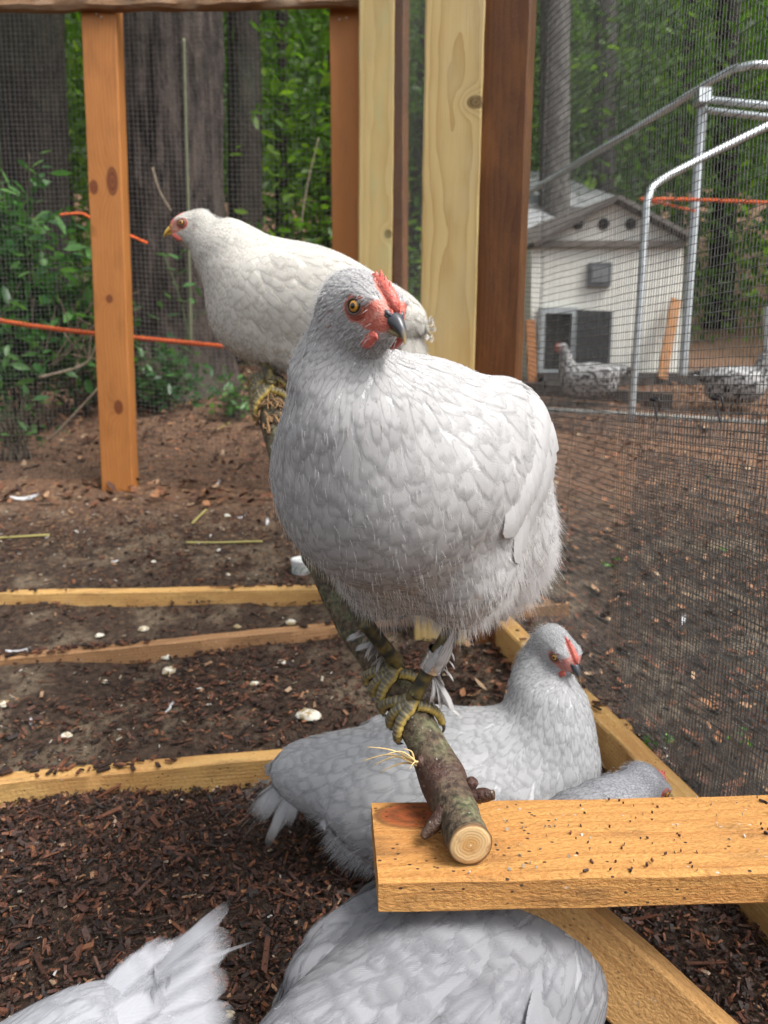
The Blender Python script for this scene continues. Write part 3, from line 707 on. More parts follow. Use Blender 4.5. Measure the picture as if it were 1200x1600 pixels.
            m = len(rows); i, j = np.meshgrid(np.arange(m - 1), np.arange(n), indexing='ij'); j2 = (j + 1) % n
            Q = np.stack([i * n + j, i * n + j2, (i + 1) * n + j2, (i + 1) * n + j], -1).reshape(-1, 4)
            part(nm, Wd(V), [Q, np.arange(n)[None][:, ::-1] , (np.arange(n) + (m - 1) * n)[None]], MAT_BEAK, h.root, colors=np.array(Cc))
        g = Geo()       # nostrils: a raised lid with a dark slit under it
        for sg in (-1, 1):
            a = np.linspace(0, math.pi * 2, 12, endpoint=False)
            lid = Wd([(.0385 + .0042 * t, sg * (.0072 - .0016 * t), .0043 - .0018 * t) for t in np.linspace(-1, 1, 5)])
            g.tube(lid, np.array([.0006, .0019, .0024, .0019, .0006]) * hs * s, 7, col=slate * 1.3 if beak == 'slate' else yel * .9)
            sl = Wd([(.0392 + .0028 * t, sg * (.0088 - .0012 * t), .0022 - .0012 * t) for t in np.linspace(-1, 1, 4)])
            g.tube(sl, np.array([.0003, .0009, .0009, .0003]) * hs * s, 6, col=(.008, .008, .008))
        g.part('nostril', MAT_BEAK, h.root)
        # eyes: lens with pupil and ring-shaped iris, lids round it
        for sg in (-1, 1):
            c = np.array([.0165, .0, .0045]); q = c.copy(); q[1] = .03 * sg
            for _ in range(30):          # find the skin surface along the side axis
                q[1] -= h.S(H(q)[None])[0] / hs * sg
            ax = unit(np.array([.30, 1.0 * sg, .06])); u = unit(np.cross(ax, (0, 0, 1.0))); v_ = np.cross(u, ax)
            R_ = .0066; cen = q - ax * .0022
            V = []; Cc = []; nr, na = 16, 28
            for i in range(nr + 1):
                th = i / nr * 1.35
                for j in range(na):
                    a = 2 * math.pi * j / na
                    V.append(cen + ax * R_ * math.cos(th) * .98 + (u * math.cos(a) + v_ * math.sin(a)) * R_ * math.sin(th))
                    r = math.sin(th) * R_ / .0055
                    if r < .40: c_ = (.004, .004, .004)
                    elif r < .82: k = (r - .4) / .42; c_ = tuple(np.array([.80, .38, .045]) * (1 - .35 * k) * (1 + .12 * math.sin(a * 9)))
                    elif r < .92: c_ = (.10, .05, .015)
                    else: c_ = (.015, .012, .010)
                    Cc.append(c_)
            i, j = np.meshgrid(np.arange(nr), np.arange(na), indexing='ij'); j2 = (j + 1) % na
            Q = np.stack([i * na + j, i * na + j2, (i + 1) * na + j2, (i + 1) * na + j], -1).reshape(-1, 4)
            if sg < 0: Q = Q[:, ::-1]
            part('eye', Wd(V), Q, MAT_EYE, h.root, colors=np.array(Cc))
            g = Geo()
            for k, (rr, th, off, cc) in enumerate([(.0066, .0010, .0040, (.16, .11, .09)), (.0078, .0013, .0028, (.42, .12, .08)), (.0096, .0011, .0014, (.46, .11, .07))]):
                a = np.linspace(0, 2 * math.pi, 29); ring = np.array([cen + ax * off + u * math.cos(t) * rr * 1.08 + v_ * math.sin(t) * rr * (.88 if math.sin(t) > 0 else .98) * eye_open for t in a])
                g.tube(Wd(ring), th * hs * s, 6, col=cc, caps=False)
            g.part('eyelid', MAT_LEG if False else MAT_LID, h.root)
        # pea comb: three low rows of points along the forehead
        g = Geo(); rid = []
        for x in np.linspace(.041, .004, 9):
            q = np.array([x, 0, .05])
            for _ in range(25): q[2] -= h.S(H(q)[None])[0] / hs * .8
            rid.append(q + [0, 0, .0008 * h.combs])
        g.tube(Wd(rid), np.interp(np.linspace(0, 1, 9), [0, .15, .6, 1], [.0035, .0058, .0052, .002]) * hs * s * (.5 + .5 * h.combs), 12)
        for row, y0, hh, nn in ((0, 0.0, 1.0, 11), (1, .0034, .34, 8), (-1, -.0034, .34, 8)):
            for i in range(nn):
                t = i / (nn - 1); x = lerp(.040, .004 if row == 0 else .012, t); zt = .0300 - 0.0
                q = np.array([x, y0, .05])
                for _ in range(25): q[2] -= h.S(H(q)[None])[0] / hs * .8
                hgt = (.0030 + .0075 * math.sin(math.pi * min(1, .18 + t * .75))) * hh * (1.15 if i % 2 else .55) * h.rng.uniform(.7, 1.3) * h.combs
                pth = [q + np.array([0, 0, -.003]), q + np.array([-.0006, y0 * .15, hgt * .5]), q + np.array([-.0022, y0 * .3, hgt])]
                g.tube(Wd(smooth_path(pth, 6)), np.array([.0036, .0033, .0025, .0017, .0010, .0003]) * hs * s * (.6 + .4 * h.combs) * (1 if row == 0 else .8), 8)
        g.part('comb', MAT_COMB, h.root)
        for sg in (-1, 1):      # wattles
            V = []; nr, na = 10, 16
            for i in range(nr + 1):
                th = math.pi * i / nr
                for j in range(na):
                    a = 2 * math.pi * j / na
                    V.append((.0285 - .0100 * math.cos(th) + .002 * math.sin(a), sg * (.0135 + .0030 * math.sin(th) * math.cos(a)), -.0195 + .0078 * math.sin(th) * math.sin(a) - .0020 * math.cos(th)))
            i, j = np.meshgrid(np.arange(nr), np.arange(na), indexing='ij'); j2 = (j + 1) % na
            part('wattle', Wd(V), np.stack([i * na + j, i * na + j2, (i + 1) * na + j2, (i + 1) * na + j], -1).reshape(-1, 4), MAT_COMB, h.root)
    def leg_feathers(h, root, tips, wd=.012, name='leg_feathers', tone=.9):
        """loose feathers from the shank; all in world coordinates"""
        C, N = [], []
        st = PROF7[0]
        for (p, q, up) in tips:
            p, q = np.asarray(p), np.asarray(q); m = (p + q) / 2 + np.asarray(up) * .006
            C.append(((1 - st) ** 2)[:, None] * p + (2 * st * (1 - st))[:, None] * m + (st ** 2)[:, None] * q); N.append(np.broadcast_to(unit(up), (7, 3)))
        g = feather_geo(np.array(C), np.array(N), np.full(len(C), wd) * h.rng.uniform(.8, 1.25, len(C)), np.array([.3, .6, .9, 1, .85, .5, .05]), .15, np.full(len(C), tone))
        return feather_part(name, [g], h.mf, root)
    def shank(h, top, foot, r0=.0098, col=None, name='leg'):
        """scaled shank from hock to foot as one tube with overlapping scutes; returns the object"""
        n = 40; t = np.linspace(0, 1, n); pts = np.asarray(top) + (np.asarray(foot) - np.asarray(top)) * t[:, None]
        rad = r0 * (1 + .10 * (np.abs((t * 11) % 1 - .5)) + .35 * np.clip(t - .85, 0, 1) * 3 + .2 * np.clip(.15 - t, 0, 1) * 4)
        V, Q, T = tube_geo(pts, rad, 12); ph = (t * 11) % 1
        base = np.array([.24, .18, .05]); dk = np.array([.030, .032, .026])
        nz = vnoise(V * 160, 3); c = base + (dk - base) * np.clip(.72 + .7 * nz, 0, 1)[:, None]
        return part(name, V, [Q, T], MAT_LEG, h.root, colors=c)
    def toe(h, path, r0, r1, root, name='toe', claw=.015, outs=None):
        n = 64; pts = smooth_path(path, n); t = np.linspace(0, 1, n); k = 11
        out = unit(smooth_path(outs, n)) if outs is not None else unit(pts - np.mean(path, axis=0))
        joint = .10 * np.cos(t * math.pi * 2 * 3.2) ** 2
        ridge = np.abs(np.sin(t * math.pi * k)) ** .6
        m_ = 14; V, Q, T = tube_geo(pts, lerp(r0, r1, t) * (1 + joint), m_)
        cv = np.vstack([np.repeat(pts, m_, 0), pts[:1], pts[-1:]]); nn = np.vstack([np.repeat(out, m_, 0), out[:1], out[-1:]]); rel = unit(V - cv + 1e-9)
        topk = np.clip(((rel * nn).sum(1) - .36) * 2.4, 0, 1); tt = np.concatenate([np.repeat(t, m_), [0, 1]]); rg = np.concatenate([np.repeat(ridge, m_), [0, 0]])
        V = V + rel * (topk * (rg - .45) * .0011)[:, None]
        nz = np.clip(.5 + .8 * vnoise(V * 240, 5), 0, 1); base = np.array([.58, .43, .12]); dk = np.array([.085, .092, .092]); pale = np.array([.40, .36, .24])
        c = base * (.75 + .4 * nz)[:, None]; a = np.clip(topk * (.36 + .58 * rg), 0, 1)[:, None]; c = c * (1 - a) + dk * a
        b_ = np.clip(topk * (rg < .35) * .5, 0, 1)[:, None]; c = c * (1 - b_) + pale * b_
        o = part(name, V, [Q, T], MAT_LEG, root, colors=c)
        d = unit(pts[-1] - pts[-5]); cp = np.array([pts[-1] - d * .003, pts[-1] + d * claw * .5 + out[-1] * .001, pts[-1] + d * claw - out[-1] * .005])
        g = Geo(); g.tube(smooth_path(cp, 7), np.linspace(r1 * .85, .0006, 7), 8, col=(.10, .085, .07)); g.part('claw', MAT_BEAK, o)
        return o
MAT_LID = col_mat('eyelid_skin', .5, .4, .5, 500, .3)
# ---------------------------------------------------------------- the perch
PERCH_PIX = [(735, 1320, .76), (702, 1243, .842), (650, 1130, .92), (590, 1030, 1.0), (541, 955, 1.06), (475, 800, 1.21), (437, 680, 1.38), (420, 596, 1.52)]
perch_pts = smooth_path([P(*q) for q in PERCH_PIX], 150)
perch_t = np.linspace(0, 1, 150)
perch_r = np.interp(perch_t, [0, .15, .5, .8, 1], [.0236, .0232, .0240, .029, .032])
def perch_frame(i):
    a = unit(perch_pts[min(i + 1, 149)] - perch_pts[max(i - 1, 0)]); u = unit(np.array([0, 0, 1.0]) - a * a[2]); s = np.cross(u, a)   # a: away, s: to the left or right
    if s[0] > 0: s = -s
    return perch_pts[i], a, u, s, perch_r[i]
def perch_at(px, py):
    """index of the perch point that is seen nearest to a pixel"""
    d = []
    for p in perch_pts:
        q = p - np.array([0, 0, CAM_Z]); z = q[1] * CP - q[2] * SP; y = -(q[2] * CP + q[1] * SP); d.append((600 + q[0] / z * F_PX - px) ** 2 + (800 + y / z * F_PX - py) ** 2)
    return int(np.argmin(d))
def perched_foot(h, idx, hock, feet_ang=(-.35, .05, .45), side=1, r0=.0092, band=False, sc=1.0, lean=0.0, tufts=8):
    """foot gripping the perch: three toes over the left side, one over the right"""
    c, a, u, s, R_ = perch_frame(idx)
    ank = c + u * (R_ + .016 * sc) + s * .004
    leg = h.shank(hock, ank, r0 * sc)
    pad = Geo(); V, Q, T = tube_geo(smooth_path([ank + u * .006, ank - u * .004 + s * .003, c + u * (R_ + .005) + s * .010], 8), np.array([.0085, .0090, .0092, .0092, .009, .0085, .0075, .006]) * sc, 14)
    part('foot', V, [Q, T], MAT_LEG, leg, colors=np.array([.15, .12, .045]) * (1 + .6 * vnoise(V * 260, 2)[:, None]))
    for f in feet_ang:
        rt = .0060 * sc; pth = [ank - u * .003 * sc + a * f * .006]; ou = [unit(u * .8 + s * .6)]
        for th in np.linspace(.50, 2.05, 7):
            ou.append(math.sin(th) * s + math.cos(th) * u)
            pth.append(c + a * (-.004 + f * .034 * sc * min(1.6, th)) + (R_ + rt * .95) * (math.sin(th) * s + math.cos(th) * u))
        h.toe(pth, .0074 * sc, .0050 * sc, leg, outs=ou)
    pth = [c + a * (-.010 - .012 * th) + (R_ + .006 * sc) * (-math.sin(th) * s + math.cos(th) * u) for th in np.linspace(-.1, 1.35, 6)]
    h.toe(pth, .0066 * sc, .0044 * sc, leg, 'hind_toe', outs=[-math.sin(th) * s + math.cos(th) * u for th in np.linspace(-.1, 1.35, 6)])
    return leg, ank
# ---------------------------------------------------------------- perched hen in front
f1 = perch_frame(perch_at(648, 1112))
origin1 = f1[0] + f1[2] * f1[4]
head1 = P(572, 484, .665)
hen1 = Hen('large pale grey hen with a red comb and silver leg band, perched on the branch in front', origin1 + np.array([-.003, .0, 0]), R(-114), 1.08, head1, (.58, -.77, -.25), (.585, .58, .582),
           'grey hens on the ground and on the perch', pitch=.17, hs=1.0, roll=0.0, dark=.80, beak='slate', neck_r=(.056, .036, .025, .023), thighs=(.060, -.036), bellyc=(-.050, .018, .168), bellyr=(.092, .080, .070), breast=(.085, .226, .104), loose=[(70, .060, .026, lambda x, y, z: (y > .075) & (x < .03) & (x > -.17) & (z > .19)), (40, .060, .026, lambda x, y, z: (z > .29) & (x < -.03))], rear=.80, fluffc=(-.175, .014, .180), fluffr=(.112, .116, .100), backz=.264, combs=.9, rump=(.02, -.045), tail=(.085, 10, -1.1), tailw=.03, fluff=20000, seed=3, name='hen', body_dz=.030, bodyw=.945)
h = hen1; lw = lambda q: h.l2w(np.asarray(q, float)[None])[0]
iL, iR = perch_at(656, 1110), perch_at(621, 1062)
legL, anL = perched_foot(h, iL, lw(h.B((-.025, .050, .075))), (-.30, .12, .55))
legR, anR = perched_foot(h, iR, lw(h.B((-.01, -.052, .065))), (-.30, .10, .50))
# ================================================================= SETTING
# ---------------------------------------------------------------- ground
def soil_mat():
    m = M('dark_soil'); v = m.pos(); n1 = m.noise(v, 6, 5, .6); n2 = m.noise(v, 55, 5, .65); n3 = m.noise(v, 1.1, 3)
    x, y, z = m.sep(v)
    soil = m.mix(m.fr(n2, .32, .68), (.018, .012, .009), (.085, .055, .038))
    bare = m.mix(m.fr(n2, .3, .7), (.085, .062, .042), (.19, .145, .10))
    c = m.mix(m.math('MULTIPLY', m.fr(n1, .50, .62), m.fr(y, 1.05, 1.35)), soil, bare)
    far = m.mix(m.fr(n2, .3, .7), (.072, .040, .026), (.24, .135, .082))
    c = m.mix(m.fr(y, 2.6, 3.3), c, far)
    vo = m.voro(v, 85, out='Color'); c = m.mix(m.math('MULTIPLY', m.math('GREATER_THAN', m.sep(vo)[0], .90), m.fr(y, 1.8, 3.4)), c, m.mix(m.sep(vo)[1], (.20, .085, .035), (.30, .20, .11)))
    m.bump(m.math('ADD', m.math('MULTIPLY', n2, 1.2), m.noise(v, 190, 3)), .7, .012)
    return m.done(c, .85, .25)
MAT_SOIL = soil_mat()
gx = np.concatenate([np.linspace(-60, -3, 24)[:-1], np.linspace(-3, 3, 181), np.linspace(3, 60, 24)[1:]])
gy_ = np.concatenate([np.linspace(-30, .2, 14)[:-1], np.linspace(.2, 4.2, 161), np.linspace(4.2, 20, 60)[1:], np.linspace(20, 80, 18)[1:]])
GX, GY = np.meshgrid(gx, gy_, indexing='ij'); GZ = G(GX, GY)
near = np.exp(-((GY - 1.6) / 1.6) ** 4) * (np.abs(GX) < 2.4)
q = np.stack([GX, GY, GX * 0], -1)
GZ = GZ + near * (.006 * vnoise(q * 16, 3) + .004 * vnoise(q * 37, 4)) + (GY > 3) * .03 * vnoise(q * 2.1, 8)
nx_, ny_ = len(gx), len(gy_)
i, j = np.meshgrid(np.arange(nx_ - 1), np.arange(ny_ - 1), indexing='ij')
o = solo('ground', np.stack([GX, GY, GZ], -1).reshape(-1, 3), np.stack([i * ny_ + j, (i + 1) * ny_ + j, (i + 1) * ny_ + j + 1, i * ny_ + j + 1], -1).reshape(-1, 4), MAT_SOIL, kind='structure')
def chip_mat(name, stops, rough=.7):
    m = M(name); c = m.ramp(m.attr('tone'), stops); n = m.noise(m.pos(), 240, 3); c = m.mix(m.fr(n, .3, .7), m.mix(1.0, c, (.6, .6, .6), 'MULTIPLY'), c); m.bump(n, .4, .002); return m.done(c, rough, .35)
MAT_CHIP = chip_mat('wood_chips', [(0, (.014, .010, .009)), (.30, (.042, .024, .018)), (.55, (.085, .038, .026)), (.75, (.16, .062, .034)), (.88, (.25, .105, .050)), (.95, (.38, .22, .12)), (1, (.45, .37, .28))], .6)
def scatter_chips(n, xr, yr, lr, wr, tilt, mat, name, dens=None, lift=.0, toner=(0, 1), thick=.3, wr_=(.18, .5)):
    x = rng.uniform(*xr, n); y = rng.uniform(*yr, n)
    if dens is not None: k = rng.random(n) < dens(x, y); x, y = x[k], y[k]; n = len(x)
    L = rng.uniform(*lr, n) * rng.choice([.5, .8, 1, 1, 1.5], n); Wd = L * rng.uniform(*wr_, n); H = np.minimum(Wd * thick, .004) + .0006
    yaw = rng.uniform(0, 2 * np.pi, n); p = rng.normal(0, tilt, n); r = rng.normal(0, tilt, n)
    sg = np.array([[a, b, c] for a in (-1, 1) for b in (-1, 1) for c in (-1, 1)], float) / 2
    V = sg[None] * np.stack([L, Wd, H], -1)[:, None] * rng.uniform(.6, 1.15, (n, 8, 3))
    cy, sy, cp, sp_, cr, sr = np.cos(yaw), np.sin(yaw), np.cos(p), np.sin(p), np.cos(r), np.sin(r)
    Rm = np.stack([np.stack([cy * cp, cy * sp_ * sr - sy * cr, cy * sp_ * cr + sy * sr], -1), np.stack([sy * cp, sy * sp_ * sr + cy * cr, sy * sp_ * cr - cy * sr], -1), np.stack([-sp_, cp * sr, cp * cr], -1)], 1)
    V = np.einsum('nij,nkj->nki', Rm, V)
    z = G(x, y) + .004 + lift + rng.uniform(0, .006, n)
    V = V + np.stack([x, y, z], -1)[:, None]
    F = np.array([[0, 1, 3, 2], [4, 6, 7, 5], [0, 4, 5, 1], [2, 3, 7, 6], [0, 2, 6, 4], [1, 5, 7, 3]])
    Q = (F[None] + (np.arange(n) * 8)[:, None, None]).reshape(-1, 4)
    tone = np.repeat(rng.beta(1.3, 1.7, n) * (toner[1] - toner[0]) + toner[0], 8)
    o = solo(name, V.reshape(-1, 3), Q, mat, kind='stuff', attrs={'tone': tone}, smooth=False); return o
bare = lambda x, y: np.clip(.20 + 1.1 * (vnoise(np.stack([x * 3.2, y * 6, x * 0], -1), 4) + .42), .10, 1)
scatter_chips(34000, (-.95, .62), (.55, 1.34), (.004, .016), None or (0, 1), .42, MAT_CHIP, 'wood_chips')
scatter_chips(15000, (-1.4, .60), (1.34, 1.95), (.005, .017), (0, 1), .30, MAT_CHIP, 'wood_chips', bare)
scatter_chips(9000, (-1.7, .5), (1.95, 2.9), (.005, .016), (0, 1), .28, MAT_CHIP, 'wood_chips', bare)
# ---------------------------------------------------------------- leaf litter beyond the run
def litter(n, xr, yr, size, stops, name, kw=None):
    x = rng.uniform(*xr, n); y = rng.uniform(*yr, n) if kw is None else yr[0] + (yr[1] - yr[0]) * rng.random(n) ** kw; s = rng.uniform(*size, n)
    yaw = rng.uniform(0, 6.28, n); t1 = rng.normal(0, .35, n); t2 = rng.normal(0, .35, n)
    prof = np.array([[-1, 0, .12], [-.35, .42, 0], [.35, .40, .03], [1, 0, .15], [.35, -.42, .02], [-.35, -.40, 0], [0, 0, -.10]])
    V = prof[None] * s[:, None, None] * rng.uniform(.75, 1.2, (n, 7, 1)); c, sn = np.cos(yaw)[:, None], np.sin(yaw)[:, None]
    z = V[..., 2] + V[..., 0] * np.sin(t1)[:, None] + V[..., 1] * np.sin(t2)[:, None]
    X = V[..., 0] * c - V[..., 1] * sn + x[:, None]; Y = V[..., 0] * sn + V[..., 1] * c + y[:, None]
    Z = z + (G(x, y) + .012 + s * .2 + np.where(y > 3, .0, 0))[:, None]
    T = np.array([[0, 6, 1], [1, 6, 2], [2, 6, 3], [3, 6, 4], [4, 6, 5], [5, 6, 0]])[:, ::-1]
    F = (T[None] + (np.arange(n) * 7)[:, None, None]).reshape(-1, 3)
    return solo(name, np.stack([X, Y, Z], -1).reshape(-1, 3), F, chip_mat(name + '_mat', stops, .75), kind='stuff', attrs={'tone': np.repeat(rng.random(n), 7)}, smooth=False)
BROWN = [(0, (.03, .016, .011)), (.4, (.10, .042, .024)), (.7, (.22, .088, .045)), (.9, (.38, .18, .085)), (1, (.52, .38, .24))]
litter(9000, (-3.6, .6), (2.95, 7.5), (.010, .030), BROWN, 'leaf_litter')
litter(16000, (.15, 4.6), (1.1, 6.2), (.006, .024), BROWN, 'leaf_litter')

MAT_BITS = chip_mat('pale_bits', [(0, (.28, .22, .15)), (.5, (.42, .36, .27)), (.8, (.58, .56, .52)), (1, (.68, .68, .67))], .8)
scatter_chips(1100, (-1.6, .35), (1.9, 3.25), (.004, .014), (0, 1), .35, MAT_BITS, 'pale_litter_bits', lambda x, y: .25 + .75 * np.exp(-((y - 2.75) / .3) ** 2))
scatter_chips(420, (-1.1, .5), (.7, 1.9), (.003, .010), (0, 1), .35, MAT_BITS, 'pale_litter_bits')
scatter_chips(900, (.2, 3.5), (1.2, 5.0), (.004, .014), (0, 1), .35, MAT_BITS, 'pale_litter_bits')

scatter_chips(9000, (-.95, .62), (.55, 1.34), (.002, .006), (0, 1), .4, MAT_CHIP, 'wood_crumbs', None, .004, (0, .6))
scatter_chips(420, (-.95, .62), (.55, 1.34), (.022, .042), (0, 1), .30, MAT_CHIP, 'wood_slivers', None, .006, (.2, .85), .3, (.07, .17))
scatter_chips(260, (-1.4, .6), (1.36, 3.0), (.016, .034), (0, 1), .25, MAT_CHIP, 'wood_slivers', None, .004, (.2, .85), .3, (.07, .17))
# ---------------------------------------------------------------- timber of the run
CORNER_N = np.array([.345, 1.95]); CORNER_F = np.array([-.012, 3.20])      # middle and far corner posts on the plan
wdir = unit(CORNER_N - CORNER_F); wn = np.array([wdir[1], -wdir[0]]) * -1     # along the side wall towards the camera
wout = np.array([-wdir[1], wdir[0]]); wout = wout if wout[0] > 0 else -wout
V3 = lambda xy, z: np.array([xy[0], xy[1], z])
ORANGE = ((.46, .185, .050), (.30, .105, .024)); YELLOW = ((.60, .45, .20), (.40, .255, .085)); BROWNW = ((.17, .066, .020), (.085, .028, .008)); RAW = ((.62, .335, .105), (.42, .185, .045))
TOPZ = 2.62
pz = lambda x, y: float(G(x, y)) - .15
back = empty('run_back_wall', (-.6, 3.2, float(G(-.6, 3.2))), 'back wall of the run: two orange posts under a rough log rail, fine wire mesh between', 'fence')
LP0 = PY(191, 760, 3.20); LP1 = PY(166, 10, 3.20)
lk = lambda px, py: None
Lz0 = -.02
def post(name, xy0, xy1, z0, z1, facing, width, thick, mat, root, seed, **kw):
    """upright board; its wide face looks along 'facing' on the plan"""
    return board(name, V3(xy0, z0), V3(xy1, z1), np.array([facing[0], facing[1], 0]), width, thick, mat, root, seed=seed, **kw)
# knots are given along the board from its foot
zk = lambda py: CAM_Z - (ray(178, py)[2] / ray(178, py)[1]) * -0 + 0
def hz(px, py, Y): return PY(px, py, Y)[2]
kz0 = pz(-1.15, 3.2)
KN = [(hz(188, 283, 3.13) - kz0, .030, .0, .050, .021), (hz(158, 293, 3.13) - kz0, -.045, .0, .026, .016), (hz(174, 467, 3.13) - kz0, .0, 0, .016, .013), (hz(197, 636, 3.13) - kz0, .020, 0, .028, .018)]
KN = [(a, -b, .04, c, d) for a, b, _, c, d in KN]
MW_LP = wood('cedar_post', ORANGE[0], ORANGE[1], 1.0, KN, .12, .1, 150, .55, off=(.3, .5), knotcol=(.22, .06, .018), stain=((.20, .075, .02), .35))
post('post', (LP0[0], 3.17), (LP1[0], 3.17), kz0, TOPZ, (0, -1), .134, .085, MW_LP, back, 3)
MW_O2 = wood('cedar_post_narrow', ORANGE[0], ORANGE[1], 4.0, (), .15, .1, 190, .55, off=(.16, .2))
xp = PY(545, 300, 3.2)[0]
post('post', (xp, 3.19), (xp, 3.19), pz(xp, 3.2), TOPZ, (0, -1), .135, .085, MW_O2, back, 5)
def wane(V, xs, L):
    w1 = vnoise(np.stack([xs * 5, xs * 0, xs * 0], -1), 3) * .018 + vnoise(np.stack([xs * 17, xs * 0, xs * 0 + 5], -1), 4) * .008
    low = V[..., 1] > 0; V[..., 1] += np.where(low, 1, .2) * w1[:, None]; V[..., 2] += .010 * vnoise(V * [9, 20, 20], 6); return V
MW_LOG = wood('rough_log', (.36, .20, .10), (.13, .06, .03), 7.0, (), .55, .5, 110, .8, saw=.5, off=(.05, .08), stain=((.55, .42, .30), .7), bumps=.8)
bz = hz(300, 10, 3.12) + .068
board('top_rail', V3((-2.7, 3.115), bz - .02), V3((PY(566, 10, 3.11)[0], 3.115), bz), (0, -1, 0), .15, .05, MW_LOG, back, .004, 9, n=140, bev=.012, wane=lambda V, xs, L: wane(V, xs, L))
g = Geo()
for px, py in [(158, 27), (151, 22), (530, 31), (541, 28)]: c = PY(px, py, 3.115); g.tube([c, c + [0, -.004, 0]], [.004, .003], 8)
g.part('screw', metal('screw_steel', (.4, .38, .35), .4), back)

# yellow posts
MW_Y1 = wood('pale_treated_pine', YELLOW[0], (.36, .22, .065), 2.0, [(hz(740, 160, 1.9) - pz(.23, 1.93), -.055, .02, .014, .020)], .05, .06, 150, .6, off=(.012, .15), stain=((.55, .43, .24), .5))
MW_Y2 = wood('pale_treated_pine_far', YELLOW[0], (.44, .30, .10), 5.0, [(hz(603, 368, 3.1) - pz(-.03, 3.1), -.05, .02, .016, .014)], .08, .06, 90, .6, off=(.02, .12), stain=((.42, .46, .24), .45))
x0 = PY(716, 0, 1.93)[0]; x1 = PY(697, 580, 1.93)[0]
yb = post('timber_post', (PY(688, 900, 1.93)[0], 1.93), (PY(716, -60, 1.93)[0], 1.93), pz(.2, 1.93), TOPZ - .35, (-.10, -1), .140, .040, MW_Y1, None, 7, solo_tag=('wide pale yellow plank standing against the dark brown corner post', 'post'))
x2 = PY(590, 0, 3.08)[0]
post('timber_post', (PY(583, 600, 3.08)[0], 3.08), (x2, 3.08), pz(x2, 3.1), TOPZ, (.05, -1), .135, .040, MW_Y2, None, 8, solo_tag=('narrower pale yellow plank nailed beside the orange post at the back of the run', 'post'))

# side wall: two brown posts and the wire mesh
side = empty('run_side_wall', V3((.45, 1.5), float(G(.45, 1.5))), 'side wall of dark wire mesh on dark brown posts, running back along the right of the run', 'fence')
MW_B = wood('dark_stained_post', BROWNW[0], BROWNW[1], 3.0, (), .25, .12, 170, .5, off=(.1, .17), stain=((.26, .105, .03), .7), saw=.3)
pc_ = np.array([PY(776, 300, 1.97)[0], 1.97])
post('post', (PY(766, 700, 1.97)[0], 1.97), (PY(796, -20, 1.97)[0], 1.97), pz(.3, 1.97), TOPZ - .35, (-.35, -1), .128, .09, MW_B, side, 11)
post('post', (PY(620, 600, 3.3)[0], 3.3), (PY(622, 0, 3.3)[0], 3.3), pz(.05, 3.3), TOPZ, (-.3, -1), .075, .085, MW_B, side, 12)
board('top_rail', V3((PY(625, -30, 3.3)[0] + .03, 3.3), TOPZ + .02), V3(np.array([.66, .35]), TOPZ + .02), (0, 0, 1), .09, .04, MW_B, side, seed=13)
def wire_mat():
    m = M('black_wire'); n = m.noise(m.pos(), 60, 3); c = m.mix(m.fr(n, .35, .65), (.06, .061, .06), (.16, .16, .156)); return m.done(c, .35, .6)
MAT_WIRE = wire_mat()
def mesh_panel(name, a, b, zb, zt, pitch, rad, bulge, root, seed=0, segs=46, pitch_v=None, s0=0.0):
    """woven wire between plan points a and b; zb/zt are functions of the distance along"""
    a = np.asarray(a, float); b = np.asarray(b, float); L = np.linalg.norm(b - a); d = (b - a) / L; nrm = np.array([-d[1], d[0]])
    def at(s, t):
        s_ = np.asarray(s, float); z0, z1 = zb(s_), zt(s_); z = z0 + (z1 - z0) * t
        q = np.stack([s_ * 2.2, z * 2.6, s_ * 0 + seed], -1); q2 = np.stack([s_ * 9, z * 8, s_ * 0 + seed + 7], -1)
        off = bulge * vnoise(q, 2) + bulge * .22 * vnoise(q2, 4); ds = bulge * .35 * vnoise(q + 31, 5); dz = bulge * .5 * vnoise(q + 57, 6) + .0012 * vnoise(q2 * 2, 3)
        xy = a[None] + d[None] * (s_ + ds)[..., None] + nrm[None] * off[..., None]
        return np.stack([xy[..., 0], xy[..., 1], z + dz], -1)
    g = Geo(); nv = int(L / pitch); hmax = float(np.max(zt(np.linspace(0, L, 9)) - zb(np.linspace(0, L, 9)))); nh = int(hmax / (pitch_v or pitch))
    for i in range(int(s0 / pitch), nv + 1): t = np.linspace(0, 1, segs); g.tube(at(np.full(segs, i * pitch) + rng.normal(0, .0006), t), rad, 4, caps=False)
    ns = int(segs * max(1, L / hmax))
    for j in range(nh + 1):
        s = np.linspace(s0, L, ns); zz = zb(s); h_ = (zt(s) - zb(s)); t = (j * (pitch_v or pitch) + rng.normal(0, .0006)) / hmax
        g.tube(at(s, np.full(ns, t)), rad, 4, caps=False)
    o = g.part(name, MAT_WIRE, root); o['kind'] = 'stuff'; return o
A_ = CORNER_N + wout * .062; nearL = 1.32; Bn = A_ + wdir * nearL
gz = lambda P0, dr: (lambda s: G(P0[0] + dr[0] * s, P0[1] + dr[1] * s))
gA = gz(A_, wdir)
mesh_panel('wire_mesh', A_, Bn, lambda s: np.full_like(s, .735), lambda s: np.full_like(s, 2.3), .0082, .00082, .014, side, 1, 60, .0158)
A2 = A_ + wout * .006
mesh_panel('wire_mesh', A2, A2 + wdir * nearL, lambda s: gz(A2, wdir)(s) - .02, lambda s: np.full_like(s, .80), .0082, .00088, .026, side, 5, 44, .0145)
A3 = A_ + wout * .022
mesh_panel('wire_mesh', A3, A3 + wdir * nearL, lambda s: gz(A3, wdir)(s) - .02, lambda s: np.full_like(s, .70), .0082, .00088, .034, side, 15, 40, .0145, .42)
F0 = CORNER_F + wout * .06; dF = np.linalg.norm(A_ - F0)
